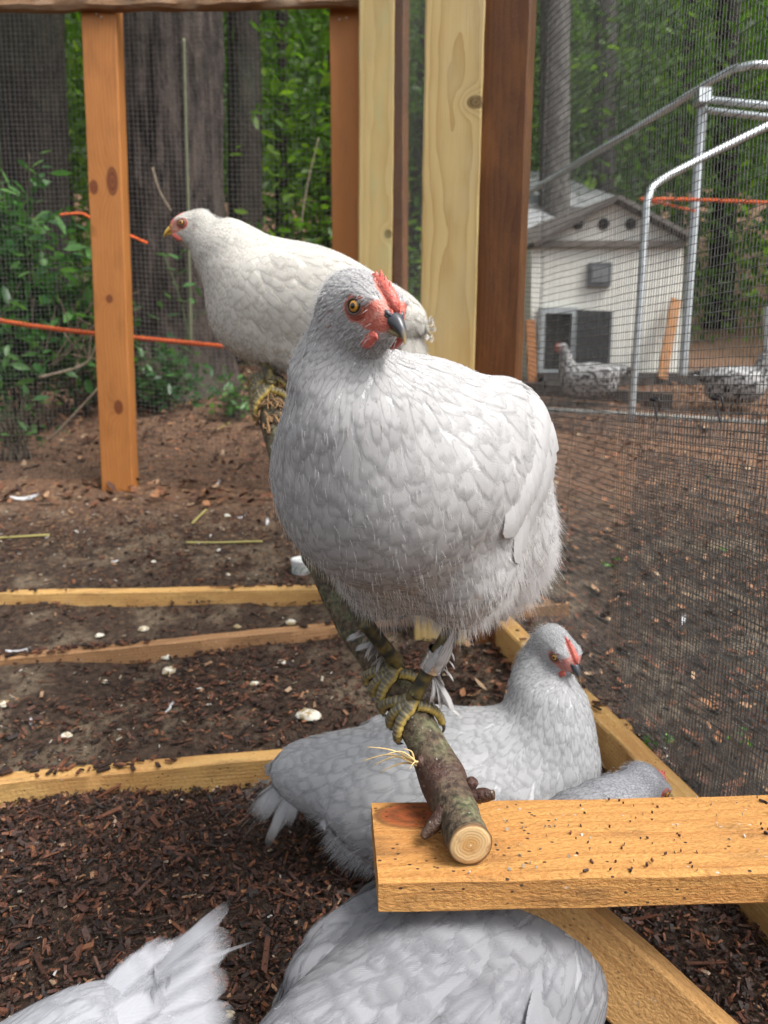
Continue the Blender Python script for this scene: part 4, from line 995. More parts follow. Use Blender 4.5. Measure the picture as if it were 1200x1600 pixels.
mesh_panel('wire_mesh', F0, A_, lambda s: gz(F0, wdir)(s), lambda s: np.full_like(s, 2.45), .0127, .0007, .010, side, 9, 24)
mesh_panel('wire_mesh', (-2.6, 3.235), (xp + .05, 3.235), lambda s: G(-2.6 + s, 3.235) - .01, lambda s: np.full_like(s, 2.5), .019, .00085, .012, back, 3, 40, .019)
# ---------------------------------------------------------------- boards edging the litter
MW_E = [wood('edging_%d' % k, (.66, .42, .16), (.48, .24, .065), 10 + k * 3.0, [(.4 + .5 * k, .01, .02, .05, .02)], .55, .9, 120, .65, saw=.5, off=(.03, .06), bumps=.5, stain=((.33, .13, .045), .5)) for k in range(4)]
def edging(pts, h, t, mat, seed, label, lift=.0, width=None):
    p0, p1 = np.asarray(pts[0], float), np.asarray(pts[1], float)
    return board('edging_board', p0, p1, (0, 0, 1), t, h, mat, None, .0016, seed, n=120, bev=.004, solo_tag=(label, 'board', 'boards edging the litter'))
def onG(px, py, up): p = PG(px, py); p[2] = float(G(p[0], p[1])) + up; return p
a, b = onG(-60, 1262, .0), onG(560, 1206, .0); d = unit(b - a); e = a + d * 1.34 
edging((a - d * .35, e), .110, .040, MW_E[0], 21, 'nearest low sawn board crossing the litter at ground level')
a, b = onG(-60, 1042, -.020), onG(545, 985, -.012); d = unit(b - a)
edging((a - d * .4, a + d * 1.66), .072, .040, wood('edging_soiled', (.40, .225, .105), (.26, .125, .055), 17.0, (), .75, .9, 120, .7, saw=.5, off=(.03, .06), bumps=.5, grimecol=(.10, .055, .032)), 23, 'middle board, half buried under dark soil, between two other low boards')
a, b = onG(-60, 945, .0), onG(515, 936, .0); d = unit(b - a)
edging((a - d * .6, a + d * 1.52), .078, .042, MW_E[2], 25, 'farthest low board across the ground, in front of the white lid')
c0, c1 = onG(782, 1000, .012), onG(1085, 1330, .02); d = unit(c1 - c0)
edging((c0 - d * .05, c0 + d * 1.35), .120, .052, MW_E[3], 27, 'long low board running along the foot of the side mesh')
# ---------------------------------------------------------------- roost rail with its brace
DT = CAM_Z - .496
kn = [(.050, .042, .019, .046, .026)]
MW_R = wood('rough_sawn_rail', (.62, .32, .095), (.43, .175, .042), 0.3, kn, .65, 1.0, 120, .62, saw=.75, off=(.02, .07), bumps=.7, stain=((.50, .20, .055), .45), knotcol=(.33, .07, .018))
fl0, fl1 = PZ(588, 1377, DT), PZ(1200, 1361, DT); bl0 = PZ(568, 1262, DT)
d = unit(fl1 - fl0); nrm = np.array([-d[1], d[0], 0]); cl = fl0 + nrm * .071 + np.array([0, 0, -.019])
roost = empty('roost_rail', V3(cl[:2], float(G(cl[0], cl[1]))), 'thick sawn plank under the cut end of the branch, with a slanting brace', 'roost rail')
rail = board('rail', cl, cl + d * .62, (0, 0, 1), .142, .038, MW_R, roost, .0011, 31, n=150, bev=.003, p0_cut=-.03)
MW_BR = wood('rough_sawn_brace', (.60, .34, .125), (.44, .205, .062), 6.3, (), .10, .6, 90, .62, saw=.9, off=(.02, .05), bumps=.8)
yb_ = cl[1] - .020
b0 = PY(845, 1350, yb_); b1 = PY(1130, 1600, yb_); b0 = PY(898, 1428, yb_); dB = unit(b1 - PY(860, 1365, yb_)); b0 = PY(880, 1400, yb_)
q0, q1 = PY(838, 1424, yb_), PY(1040, 1600, yb_); dB = unit(q1 - q0)
zc = DT - .0385; sl = dB[2]
st_ = q0 + dB * ((zc - q0[2]) / dB[2])
hwid = .0445; tan_ = abs(dB[0] / dB[2])
br = board('brace', st_ + np.array([0, .02, 0]), st_ + np.array([0, .02, 0]) + dB * .52, (0, -1, 0), .089, .040, MW_BR, roost, .0012, 33, n=110, p0_cut=0.0)
# mitre the brace's upper end under the rail
me = br.data; co = np.zeros(len(me.vertices) * 3, np.float32); me.vertices.foreach_get('co', co); co = co.reshape(-1, 3)
ya = np.cross([0, -1.0, 0], dB); kk = -ya[2] / dB[2]; Lb = .52; co[:, 0] += co[:, 1] * kk * np.clip(1 - co[:, 0] / Lb, 0, 1); me.vertices.foreach_set('co', co.ravel()); me.update()
# ---------------------------------------------------------------- the branch
def bark_mat():
    m = M('mossy_bark'); v = m.pos(); n = m.noise(v, 34, 5, .62); n2 = m.noise(v, 130, 4, .6); lv = m.voro(m.map(v, (1, .5, 1)), 95)
    c = m.mix(m.fr(n2, .34, .66), (.022, .016, .011), (.135, .098, .062))
    c = m.mix(m.math('MULTIPLY', m.fr(n, .48, .62), .55), c, m.mix(m.fr(n2, .35, .65), (.06, .075, .030), (.24, .26, .14)))
    c = m.mix(m.math('MULTIPLY', m.attr('tone'), .85), c, m.mix(n2, (.030, .010, .009), (.085, .033, .028)))
    c = m.mix(m.math('LESS_THAN', lv, .10), c, (.22, .21, .17))
    m.bump(m.math('ADD', m.math('MULTIPLY', n2, 1.0), m.math('MULTIPLY', m.noise(m.map(v, (1, 1, 1)), 300, 3), .5)), .8, .004)
    return m.done(c, m.math('SUBTRACT', .78, m.math('MULTIPLY', m.attr('tone'), .35)), .4)
MAT_BARK = bark_mat()
branch = empty('perch_branch', perch_pts[0] - [0, 0, .024], 'mossy dark branch with a pale sawn end, rising from the near plank', 'branch')
n = 28; pp = smooth_path(perch_pts[::3], 260); tt = np.linspace(0, 1, 260); rr = np.interp(tt, [0, .15, .5, .8, 1], [.0236, .0232, .0240, .029, .032])
th = np.arange(n) / n * 2 * np.pi; q = np.stack([np.cos(th)[None] * 1.2 + tt[:, None] * 0, np.sin(th)[None] * 1.2 + tt[:, None] * 0, np.broadcast_to(tt[:, None] * 14, (260, n))], -1)
prof = 1 + .06 * vnoise(q, 1) + .045 * vnoise(q * 2.7, 2)
sleng = np.concatenate([[0], np.cumsum(np.linalg.norm(np.diff(pp, axis=0), axis=1))])
kn_s = .105
knot = np.exp(-((sleng - kn_s) / .030) ** 2); prof += .20 * knot[:, None] * (.5 + .5 * np.abs(np.cos(th))[None])
for s0, a0, amp in [(.30, 2.0, .12), (.42, .3, .10), (.52, 4.0, .16), (.75, 1.2, .1)]: prof += amp * np.exp(-((sleng[:, None] - s0) / .012) ** 2 - ((np.angle(np.exp(1j * (th[None] - a0)))) / .5) ** 2)
V, Q, T = tube_geo(pp, rr, n, caps=False, prof=prof)
part('bark', V, [Q, (np.arange(n) + 259 * n)[None]], MAT_BARK, branch, attrs={'tone': np.repeat(np.clip(np.exp(-((sleng - .105) / .028) ** 2) * .85, 0, 1), n)})
def cutend_mat():
    m = M('sawn_end'); v = m.obj(); x, y, z = m.sep(v)
    d = m.math('SQRT', m.math('ADD', m.math('MULTIPLY', x, x), m.math('MULTIPLY', y, y)))
    n = m.noise(v, 70, 4); rg = m.math('SINE', m.math('ADD', m.math('MULTIPLY', d, 1900), m.math('MULTIPLY', n, 15)))
    c = m.mix(m.fr(rg, -1, 1), (.52, .345, .165), (.58, .40, .205)); c = m.mix(m.fr(d, .014, .006), c, (.48, .27, .10)); c = m.mix(m.math('LESS_THAN', d, .0011), c, (.62, .55, .42))
    c = m.mix(m.fr(n, .58, .70), c, (.36, .20, .085)); c = m.mix(m.fr(d, .0205, .0225), c, (.20, .11, .05))
    m.bump(m.math('ADD', rg, m.noise(m.map(v, (900, 60, 1)), 1.0, 2)), .12, .001); return m.done(c, .65, .3)
a0 = unit(pp[0] - pp[2]); c0 = pp[0] + a0 * .0005; ringV = V[:n]
Xe = unit(np.cross([0, 0, 1.0], a0)); Ye = np.cross(a0, Xe)
loc = np.stack([(ringV - c0) @ Xe, (ringV - c0) @ Ye, (ringV - c0) @ a0], -1)
EV = [np.array([0, 0, .0006])]; 
EVs = np.vstack([loc * [k, k, 1] + [0, 0, .0006] for k in (.35, .7, .965)] + [loc * [1.004, 1.004, 1] - [0, 0, .002]])
EVs = np.vstack([EVs, [[0, 0, .0006]]]); i, j = np.meshgrid(np.arange(3), np.arange(n), indexing='ij'); j2 = (j + 1) % n
EQ = np.stack([i * n + j, (i + 1) * n + j, (i + 1) * n + j2, i * n + j2], -1).reshape(-1, 4); ET = np.stack([np.full(n, 4 * n), np.arange(n), (np.arange(n) + 1) % n], -1)
o = bpy.data.objects.new('cut_end', mesh_np('cut_end', EVs, [EQ, ET], cutend_mat())); link(o, branch)
o.matrix_local = Matrix.Translation(Vector(c0 - world_of(branch))) @ Matrix(((Xe[0], Ye[0], a0[0], 0), (Xe[1], Ye[1], a0[1], 0), (Xe[2], Ye[2], a0[2], 0), (0, 0, 0, 1)))
def stub(px, py, z, dirv, L, r0, r1, jag=True):
    p = P(px, py, z); d = unit(dirv); pts = smooth_path([p - d * .012, p + d * L * .5, p + d * L], 12); n = 12
    prof = 1 + .18 * vnoise(np.stack(np.broadcast_arrays(np.linspace(0, 3, 12)[:, None], np.cos(np.arange(n))[None] * 2, np.sin(np.arange(n))[None] * 2), -1), int(px))
    V, Q, T = tube_geo(pts, np.linspace(r0, r1, 12), n, prof=prof); part('broken_stub', V, [Q, T], MAT_BARK, branch, attrs={'tone': np.full(len(V), .9)})
stub(752, 1243, .835, (.85, -.3, .25), .015, .009, .0055)
stub(684, 1283, .80, (-.75, -.45, -.55), .024, .011, .003)
stub(735, 1226, .842, (.55, -.1, .8), .008, .009, .005)
stub(664, 1192, .868, (-.9, -.1, .2), .010, .010, .008)
g = Geo(); sp0 = P(656, 1194, .865)
for k, (px, py) in enumerate([(574, 1167), (566, 1189), (594, 1207), (600, 1180), (630, 1170), (585, 1195), (640, 1202)]):
    e = P(px, py, .85 + .01 * (k % 3)); m_ = (sp0 + e) / 2 + np.array([0, 0, .006 + .004 * (k % 2)]); st0 = sp0 + rng.normal(0, .003, 3)
    g.tube(smooth_path([st0, m_, e], 10), np.linspace(.0016, .0004, 10), 5)
g.part('splinters', plain('torn_wood', (.62, .45, .20), .6), branch)
g = Geo()
for k in range(15):     # twine and torn bark round the back of the branch
    c, a, u, s, R_ = perch_frame(min(143, 128 + (k * 5) % 15)); ph = rng.uniform(-1.2, 1.5, 2); rr_ = R_ + .004 + .004 * rng.random()
    pth = [c + a * rng.normal(0, .016) + (s * math.sin(t) + u * math.cos(t)) * (rr_ + rng.normal(0, .003)) for t in np.linspace(ph[0] - .6, ph[1] + .6, 9)]
    g.tube(smooth_path(pth, 16), .0022 * rng.uniform(.5, 1.3), 5)
g.part('torn_bark', plain('torn_bark', (.20, .115, .05), .8, var=.5, scale=90), branch)
# back support
sp0 = P(400, 622, 1.55); sp1 = np.array([.30, 1.86, sp0[2]])
board('roost_support', sp0, sp1, (0, 0, 1), .085, .038, wood('far_rail', (.60, .36, .13), (.42, .2, .06), 3.3, (), .1), None, seed=42, solo_tag=('sawn rail under the far end of the branch, cut end showing', 'roost rail'))

def crumbs(name, a, b, n, wd, mat, up=.004, ls=(.004, .013)):
    """litter lying on top of a board"""
    g = Geo(); a, b = np.asarray(a), np.asarray(b); d = unit(b - a); sd = unit(np.cross([0, 0, 1.0], d)); f = rng.random(n); k = (vnoise(np.stack([f * 9, f * 0, f * 0], -1), 6) + .55) > rng.random(n) * .9; f = f[k]
    for t in f:
        ax = rotz(rng.uniform(0, 6.28)) @ rotx(rng.normal(0, .3)); L = rng.uniform(*ls); g.box(a + (b - a) * t + sd * rng.uniform(-.5, .5) * wd + [0, 0, up + rng.random() * .004], ax.T, [L, L * .35, .0015], tone=rng.beta(1.3, 1.7))
    return g.solo(name, mat, kind='stuff', smooth=False)
for bo, hh, nn in (('edging_board', .110, 260), ('edging_board.001', .072, 420), ('edging_board.002', .078, 150), ('edging_board.003', .120, 90)):
    ob = bpy.data.objects[bo]; M4 = np.array(ob.matrix_basis); L_ = max(v.co.x for v in ob.data.vertices); crumbs('board_litter', M4[:3, 3] + M4[:3, 2] * hh / 2, M4[:3, 3] + M4[:3, 0] * L_ + M4[:3, 2] * hh / 2, nn, .036, MAT_CHIP)
crumbs('board_litter', cl + np.array([.1, 0, .019]), cl + d * .6 + np.array([0, 0, .019]) if False else cl + unit(fl1 - fl0) * .6 + np.array([0, 0, .019]), 70, .13, MAT_CHIP, .0005, (.0008, .003))
crumbs('board_litter', cl + np.array([.02, 0, .019]), cl + unit(fl1 - fl0) * .6 + np.array([0, 0, .019]), 110, .13, MAT_BITS, .0004, (.0005, .0016))
crumbs('board_litter', cl + np.array([.15, 0, .019]), cl + unit(fl1 - fl0) * .6 + np.array([0, 0, .019]), 120, .13, MAT_CHIP, .0004, (.0005, .0014))
# ---------------------------------------------------------------- leaves, trees, undergrowth
def leaf_mat(name, a, b, c, trans=.4, rough=.35):
    m = M(name); t = m.attr('tone'); n = m.noise(m.pos(), 30, 3); col = m.ramp(t, [(0, a), (.5, b), (1, c)])
    col = m.mix(m.math('MULTIPLY', m.fr(n, .35, .7), .35), col, m.mix(1.0, col, (.55, .6, .5), 'MULTIPLY')); m.done(col, rough, .45)
    tr = m.n('ShaderNodeBsdfTranslucent'); m.set(tr.inputs[0], m.mix(1.0, col, (1.5, 1.6, .7), 'MULTIPLY')); mx = m.n('ShaderNodeMixShader'); mx.inputs[0].default_value = trans
    m.t.links.new(m.b.outputs[0], mx.inputs[1]); m.t.links.new(tr.outputs[0], mx.inputs[2]); m.t.links.new(mx.outputs[0], m.out.inputs[0]); return m.m
MAT_LEAF = leaf_mat('shrub_leaf', (.022, .080, .022), (.055, .165, .040), (.12, .27, .07), .35)
MAT_WOODS = leaf_mat('woodland_leaf', (.014, .044, .007), (.065, .145, .014), (.20, .32, .026), .45, .5)
MAT_IVY = leaf_mat('vine_leaf', (.02, .075, .022), (.04, .125, .036), (.075, .19, .05), .35)
LEAFP = np.array([[-1, 0, 0], [-.45, .34, .06], [.25, .40, .07], [1, 0, -.06], [.25, -.40, .07], [-.45, -.34, .06], [-.1, 0, -.04]])
LEAFT = np.array([[0, 6, 1], [1, 6, 2], [2, 6, 3], [3, 6, 4], [4, 6, 5], [5, 6, 0]])[:, ::-1]
def leaves_geo(C, size, dirs=None, flat=.6, rng_=rng):
    n = len(C); yaw = rng_.uniform(0, 6.283, n) if dirs is None else dirs; pit = rng_.normal(-.25, .45, n); rol = rng_.normal(0, flat, n)
    V = LEAFP[None] * np.asarray(size).reshape(-1, 1, 1) * np.ones((n, 1, 1)) / 2
    c, s = np.cos(rol)[:, None], np.sin(rol)[:, None]; y = V[..., 1] * c - V[..., 2] * s; z = V[..., 1] * s + V[..., 2] * c; x = V[..., 0]
    c, s = np.cos(pit)[:, None], np.sin(pit)[:, None]; x, z = x * c - z * s, x * s + z * c
    c, s = np.cos(yaw)[:, None], np.sin(yaw)[:, None]; x, y = x * c - y * s, x * s + y * c
    W = np.stack([x, y, z], -1) + C[:, None]
    return W.reshape(-1, 3), (LEAFT[None] + (np.arange(n) * 7)[:, None, None]).reshape(-1, 3)
def leaf_part(name, C, size, mat, root=None, tone=None, flat=.6, kind='stuff'):
    V, T = leaves_geo(C, size, None, flat); tone = rng.random(len(C)) if tone is None else np.clip(tone, 0, 1)
    o = part(name, V, [T], mat, root, attrs={'tone': np.repeat(tone, 7)}, smooth=True)
    if kind: o['kind'] = kind
    return o
def trunk_mat(name, a, b, sc=1.0, green=0.0):
    m = M(name); v = m.obj(); n = m.noise(m.map(v, (10 * sc, 10 * sc, 3.0 * sc)), 1.0, 6, .62, .4); n2 = m.noise(m.map(v, (45 * sc, 45 * sc, 14 * sc)), 1.0, 4); n3 = m.noise(v, .9, 3)
    c = m.mix(m.fr(n, .36, .66), a, b); c = m.mix(m.fr(n2, .3, .7), m.mix(1.0, c, (.55,) * 3, 'MULTIPLY'), c); c = m.mix(m.math('MULTIPLY', m.fr(n3, .5, .65), green), c, (.06, .075, .045))
    m.bump(m.math('ADD', n, m.math('MULTIPLY', n2, .5)), .8, .03); return m.done(c, .85, .3)
MAT_TRUNK = trunk_mat('furrowed_bark', (.012, .008, .007), (.095, .070, .058), 1.4, .25); MAT_TRUNKD = trunk_mat('dark_bark', (.012, .009, .007), (.05, .038, .028), 1.6, .35); MAT_TRUNKP = trunk_mat('pale_bark', (.075, .07, .065), (.21, .195, .18), 2.0)
def tree(base, top, r0, r1, mat, label, crown=None, limbs=(), furrow=.05, group='trees behind the run'):
    base = np.array([base[0], base[1], float(G(base[0], base[1])) - .1]); root = empty('tree', base, label, 'tree', group)
    n = 110 if r0 > .2 else 20; k = 190 if r0 > .2 else 34; t = np.linspace(0, 1, k); top = np.asarray(top, float)
    wob = np.stack([vnoise(np.stack([t * 3, t * 0 + base[0], t * 0], -1), 2), vnoise(np.stack([t * 3, t * 0 + base[0], t * 0 + 9], -1), 3), t * 0], -1) * r0 * .5
    pts = base + (top - base) * t[:, None] + wob * t[:, None]
    L = np.linalg.norm(top - base); rad = lerp(r0, r1, t) * (1 + .55 * np.exp(-t * L / .35))
    a = np.arange(n) / n * 6.283; q = np.stack([np.cos(a)[None] * r0 * 30 + t[:, None] * 0, np.sin(a)[None] * r0 * 30 + t[:, None] * 0, np.broadcast_to(t[:, None] * L * 2.2, (k, n))], -1)
    prof = 1 + furrow * (1 - 2 * np.abs(vnoise(q, 3))) + furrow * .6 * vnoise(q * .3, 7)
    V, Q, T = tube_geo(pts, rad, n, prof=prof); part('trunk', V, [Q, T], mat, root)
    for (f, d, ln, rr) in limbs:
        p = pts[int(f * (k - 1))]; d = unit(d); e = p + d * ln; m_ = p + d * ln * .5 + np.array([0, 0, .1 * ln])
        V, Q, T = tube_geo(smooth_path([p, m_, e], 14), np.linspace(rr, rr * .35, 14), 8); part('limb', V, [Q, T], mat, root)
    if crown:
        cx, cy, cz, rx, ry, rz, nl, sz = crown; ncl = max(10, nl // 60); cc = rng.normal(0, .45, (ncl, 3)) * [rx, ry, rz] + [cx, cy, cz]
        idx = rng.integers(0, ncl, nl); C = cc[idx] + rng.normal(0, 1, (nl, 3)) * [.38, .38, .22]; leaf_part('crown', C, rng.uniform(.7, 1.3, nl) * sz, MAT_WOODS, root, rng.beta(2, 2, ncl)[idx] * .7 + rng.random(nl) * .3)
    return root
def tp(px, py, Y): p = PY(px, py, Y); return p
b = tp(268, 580, 5.3); tree(b, tp(266, -900, 5.3), .335, .27, MAT_TRUNK, 'massive grey-brown trunk with furrowed bark, right behind the back wall of the run', (b[0], b[1] + .2, 7.2, 1.6, 1.2, .7, 1500, .13), [(.86, (-.8, .3, .7), 2.2, .09), (.9, (.9, .2, .7), 2, .08)], .10)
b = tp(62, 560, 6.6); tree(b, tp(28, -700, 6.6), .27, .2, MAT_TRUNKD, 'dark forked trunk at the far left edge, rising above the leafy shrub', (b[0], b[1], 7.4, 1.5, 1.2, .8, 1200, .13), [(.56, (.72, 0, .95), 1.9, .11), (.62, (-.8, .1, .8), 1.6, .07)], .05)
b = tp(385, 545, 7.2); tree(b, tp(372, -700, 7.4), .165, .12, MAT_TRUNKD, 'slimmer dark trunk just right of the massive one, half veiled by leaves', (b[0], b[1], 7.4, 1.3, 1.2, .8, 1000, .13), [(.62, (.8, .1, .6), 1.5, .05)], .05)
b = tp(868, 560, 8.2); tree(b, tp(862, -600, 8.2), .165, .13, MAT_TRUNKP, 'pale smooth trunk beside the dark brown post, behind the grey shed roof', (b[0], b[1], 8.2, 1.3, 1.2, .7, 900, .14), (), .03)
b = tp(945, 560, 9.6); tree(b, tp(940, -500, 9.6), .14, .11, MAT_TRUNKP, 'thin pale trunk above the gable of the white coop', (b[0], b[1], 8.8, 1.2, 1.2, .7, 800, .15), (), .03)
b = tp(1128, 470, 10.2); tree(b, tp(1150, -400, 10.2), .16, .12, MAT_TRUNKD, 'dark trunk beyond the pipe pen at the far right', (b[0], b[1], 9, 1.3, 1.2, .8, 800, .15), (), .04)
for k, (px, Y, r) in enumerate([(118, 9.0, .07), (440, 9.5, .09), (500, 11, .08), (1045, 12.5, .11), (640, 10.5, .08)]):
    b = tp(px, 520, Y); lab = ['slender sapling trunk between the forked tree and the orange post', 'slender dim trunk between the massive tree and the orange posts', 'slender far trunk close to the orange post at the back', 'far dark trunk between the coop and the pipe pen', 'slender trunk seen through the gap between the two pale planks'][k]
    tree(b, b + np.array([rng.normal(0, .4), 0, 7.0]), r, r * .7, MAT_TRUNKD, lab, (b[0], b[1], b[2] + 6.2, 1.0, 1, .8, 500, .14), (), .04)
g = Geo(); p0 = tp(292, 520, 4.92); g.tube(smooth_path([tp(298, 545, 4.9), tp(294, 330, 4.94), tp(290, 180, 4.95), tp(287, 60, 4.96)], 24), np.linspace(.012, .008, 24), 6)
g.solo('climbing_vine', plain('vine_bark', (.12, .13, .07), .8), 'pale straight bare vine climbing the massive trunk', 'vine')
# woods behind: clustered leaves from the undergrowth to the canopy
def woods(name, n, yr, zr, sz, ncl, spread, tonek, xk=.62):
    cy = rng.uniform(*yr, ncl); cx = rng.uniform(-1, 1, ncl) * (cy * xk + 2.0); cz = G(cx, cy) + zr[0] + (zr[1] - zr[0]) * rng.random(ncl)
    idx = rng.integers(0, ncl, n); C = np.stack([cx, cy, cz], -1)[idx] + rng.normal(0, 1, (n, 3)) * np.array(spread)
    k = (C[:, 2] > G(C[:, 0], C[:, 1]) + .02) & ~((C[:, 0] > .75) & (C[:, 0] < 3.6) & (C[:, 1] < 8.3)); C = C[k]; tn = rng.beta(1.5, 2.2, ncl)[idx][k]
    leaf_part(name, C, rng.uniform(.7, 1.35, len(C)) * sz, MAT_WOODS, None, tn * .75 + rng.random(len(C)) * .25 * tonek)
woods('woodland_leaves', 42000, (7.6, 11.5), (.0, 5.2), .13, 330, (.55, .5, .35), 1)
woods('woodland_leaves', 46000, (11.5, 17), (.0, 8.2), .19, 330, (.9, .7, .55), 1)
woods('undergrowth_leaves', 16000, (6.0, 9.0), (.0, .9), .10, 200, (.45, .4, .18), .8)
# dark slope added behind the leaves to block the bright sky
hx_ = np.linspace(-60, 60, 70); hy_ = np.linspace(17.5, 44, 26); HX, HY = np.meshgrid(hx_, hy_, indexing='ij')
HZ = G(HX, HY * 0 + 17.5) - 1.2 + (HY - 17.5) * .95 + .8 * vnoise(np.stack([HX * .3, HY * .3, HX * 0], -1), 3); i, j = np.meshgrid(np.arange(69), np.arange(25), indexing='ij')
mh = M('backdrop_slope'); nn = mh.noise(mh.pos(), .9, 6, .7); mh.done(mh.mix(mh.fr(nn, .35, .7), (.010, .020, .007), (.04, .075, .016)), .9, .1)
solo('backdrop_hill', np.stack([HX, HY, HZ], -1).reshape(-1, 3), np.stack([i * 26 + j, (i + 1) * 26 + j, (i + 1) * 26 + j + 1, i * 26 + j + 1], -1).reshape(-1, 4), mh.m, kind='structure')
def shrub(base, rx, ry, h, n, sz, label, mat=MAT_LEAF, stems=7, cat='shrub', group='shrubs behind the back wall', lowbias=.8):
    b = np.array([base[0], base[1], float(G(base[0], base[1]))]); root = empty('shrub', b, label, cat, group); C = []; g = Geo()
    for k in range(stems * 5):
        a = rng.uniform(0, 6.283); hh = h * (.25 + .75 * rng.random() ** lowbias); e = b + np.array([math.cos(a) * rx * rng.random() ** .6, math.sin(a) * ry * rng.random() ** .6, hh]); m_ = lerp(b, e, .5) + np.array([0, 0, .12 * h])
        pth = smooth_path([b + [rng.normal(0, .04), rng.normal(0, .04), -.02], m_, e], 10); g.tube(pth, np.linspace(.006, .0018, 10), 5)
        mm = n // (stems * 5); f = rng.random(mm) ** .6; ii = np.clip((f * 9).astype(int), 3, 9); C.append(pth[ii] + rng.normal(0, 1, (mm, 3)) * [.075, .075, .05])
    g.part('stem', plain('twig_bark', (.10, .075, .05), .8), root); C = np.vstack(C); C = C[C[:, 2] > G(C[:, 0], C[:, 1]) + .02]
    o = leaf_part('foliage', C, rng.uniform(.65, 1.3, len(C)) * sz, mat, root); return root
b = PY(40, 560, 4.2); shrub((b[0], 4.2), .62, .30, 1.45, 2200, .10, 'tall leafy shrub left of the orange post, the biggest one behind the mesh')
b = PY(-60, 560, 3.9); shrub((b[0], 3.9), .45, .3, 1.0, 800, .085, 'leafy shrub cut by the left edge of the frame')
b = PY(118, 560, 4.6); shrub((b[0], 4.6), .40, .28, .62, 700, .065, 'low dark shrub close behind the left orange post')
b = PY(255, 560, 4.6); shrub((b[0], 4.6), .33, .2, .40, 420, .072, 'low broad-leaved plant at the foot of the massive trunk', MAT_IVY)
b = PY(365, 585, 4.4); shrub((b[0], 4.4), .20, .15, .24, 160, .060, 'small bluish-green plant under the orange rope by the back hen')
b = PY(20, 640, 3.6); shrub((b[0], 3.6), .18, .12, .34, 90, .055, 'sparse low sprig at the foot of the back mesh, far left')
# vine leaves on the big trunk: each leaf its own part
vine = empty('vine', PY(275, 480, 4.85), 'green vine with rounded leaves on the massive trunk, below the back hen’s head', 'vine')
lm = None
for k, (px, py, s) in enumerate([(252, 398, 30), (265, 420, 26), (280, 402, 24), (285, 425, 22), (296, 445, 24), (275, 445, 20), (270, 400, 20), (284, 470, 24), (250, 478, 24), (300, 470, 20), (262, 462, 18), (288, 392, 18), (310, 455, 18), (240, 495, 22), (272, 492, 22), (305, 492, 22), (322, 488, 20)]):
    c = PY(px, py, 4.82 + .05 * (k % 3)); V, T = leaves_geo(c[None], np.array([s / F_PX * 4.9]), np.array([rng.uniform(0, 6.28)]), .4)
    part('leaf', V, [T], MAT_IVY, vine, attrs={'tone': np.full(7, rng.uniform(.35, 1))})
g = Geo(); g.tube(smooth_path([PY(300, 560, 4.9), PY(285, 480, 4.9), PY(268, 430, 4.9), PY(255, 395, 4.9)], 16), .005, 5); g.part('stem', plain('vine_green', (.06, .09, .03), .7), vine)
g = Geo()       # brush of dry sticks behind the mesh
for k in range(46):
    a = PY(rng.uniform(60, 150), rng.uniform(470, 600), 4.0 + .5 * rng.random()); g.tube(smooth_path([a, a + rng.normal(0, .08, 3), a + np.array([rng.uniform(-.1, .35), rng.uniform(-.1, .1), rng.uniform(.05, .35)])], 6), np.linspace(.006, .002, 6), 5)
g.solo('brush_pile', plain('dry_stick', (.12, .085, .055), .85, var=.4), 'tangle of dry sticks beside the left orange post', 'sticks', kind='stuff')
for k, (pl, lab) in enumerate([([(75, 690, 3.6), (150, 610, 3.65), (185, 560, 3.7)], 'pale dry twig leaning up at the left of the orange post'), ([(60, 590, 3.7), (130, 570, 3.8), (150, 540, 3.8)], 'short dry twig in front of the low dark shrub'), ([(468, 365, 6.2), (480, 290, 6.2), (498, 215, 6.2)], 'thin pale bare stem beside the orange post at the back'), ([(570, 770, 3.2)] * 0 or [(590, 300, 5.0), (240, 290, 5.0)] * 0 or [(238, 262, 4.9), (250, 300, 4.9), (268, 330, 4.9)], 'bent thin twig across the massive trunk')]):
    g = Geo(); g.tube(smooth_path([PY(*q) for q in pl], 14), np.linspace(.007, .004, 14), 6); g.solo('twig', plain('twig_pale', (.26, .20, .14), .8), lab, 'twig', 'loose twigs')
# ---------------------------------------------------------------- ropes
MAT_ROPE = M('orange_rope'); w_ = MAT_ROPE.n('ShaderNodeTexWave'); w_.inputs['Scale'].default_value = 55; w_.inputs['Distortion'].default_value = 0; MAT_ROPE.t.links.new(MAT_ROPE.pos(), w_.inputs[0]); MAT_ROPE.bump(w_.outputs[1], .6, .004); MAT_ROPE = MAT_ROPE.done((.86, .14, .02), .45, .4)
def rope(pl, r, label, grp='orange and red ropes'): g = Geo(); g.tube(smooth_path(pl, 60), r, 8); return g.solo('rope', MAT_ROPE, label, 'rope', grp)
rope([PY(-200, 462, 3.36), PY(0, 501, 3.36), PY(155, 522, 3.36), PY(390, 546, 3.36), PY(560, 575, 3.36)], .0105, 'thick orange rope sagging across behind the left orange post')
rope([PY(-150, 352, 4.45), PY(20, 347, 4.45), PY(80, 338, 4.4), PY(125, 334, 4.4), PY(150, 345, 4.4), PY(230, 380, 4.6)], .0085, 'thinner red rope higher up, half hidden in the leafy shrub')
rope([PY(1000, 311, 4.9), PY(1085, 312, 4.9), PY(1210, 317, 4.9), PY(1400, 325, 4.9)], .0105, 'straight red cord stretched level across the pipe pen')
rope([PY(1000, 311, 4.92), PY(1040, 319, 4.92), PY(1086, 330, 4.92)], .008, 'short slanting red cord tied to the pipe of the pen')
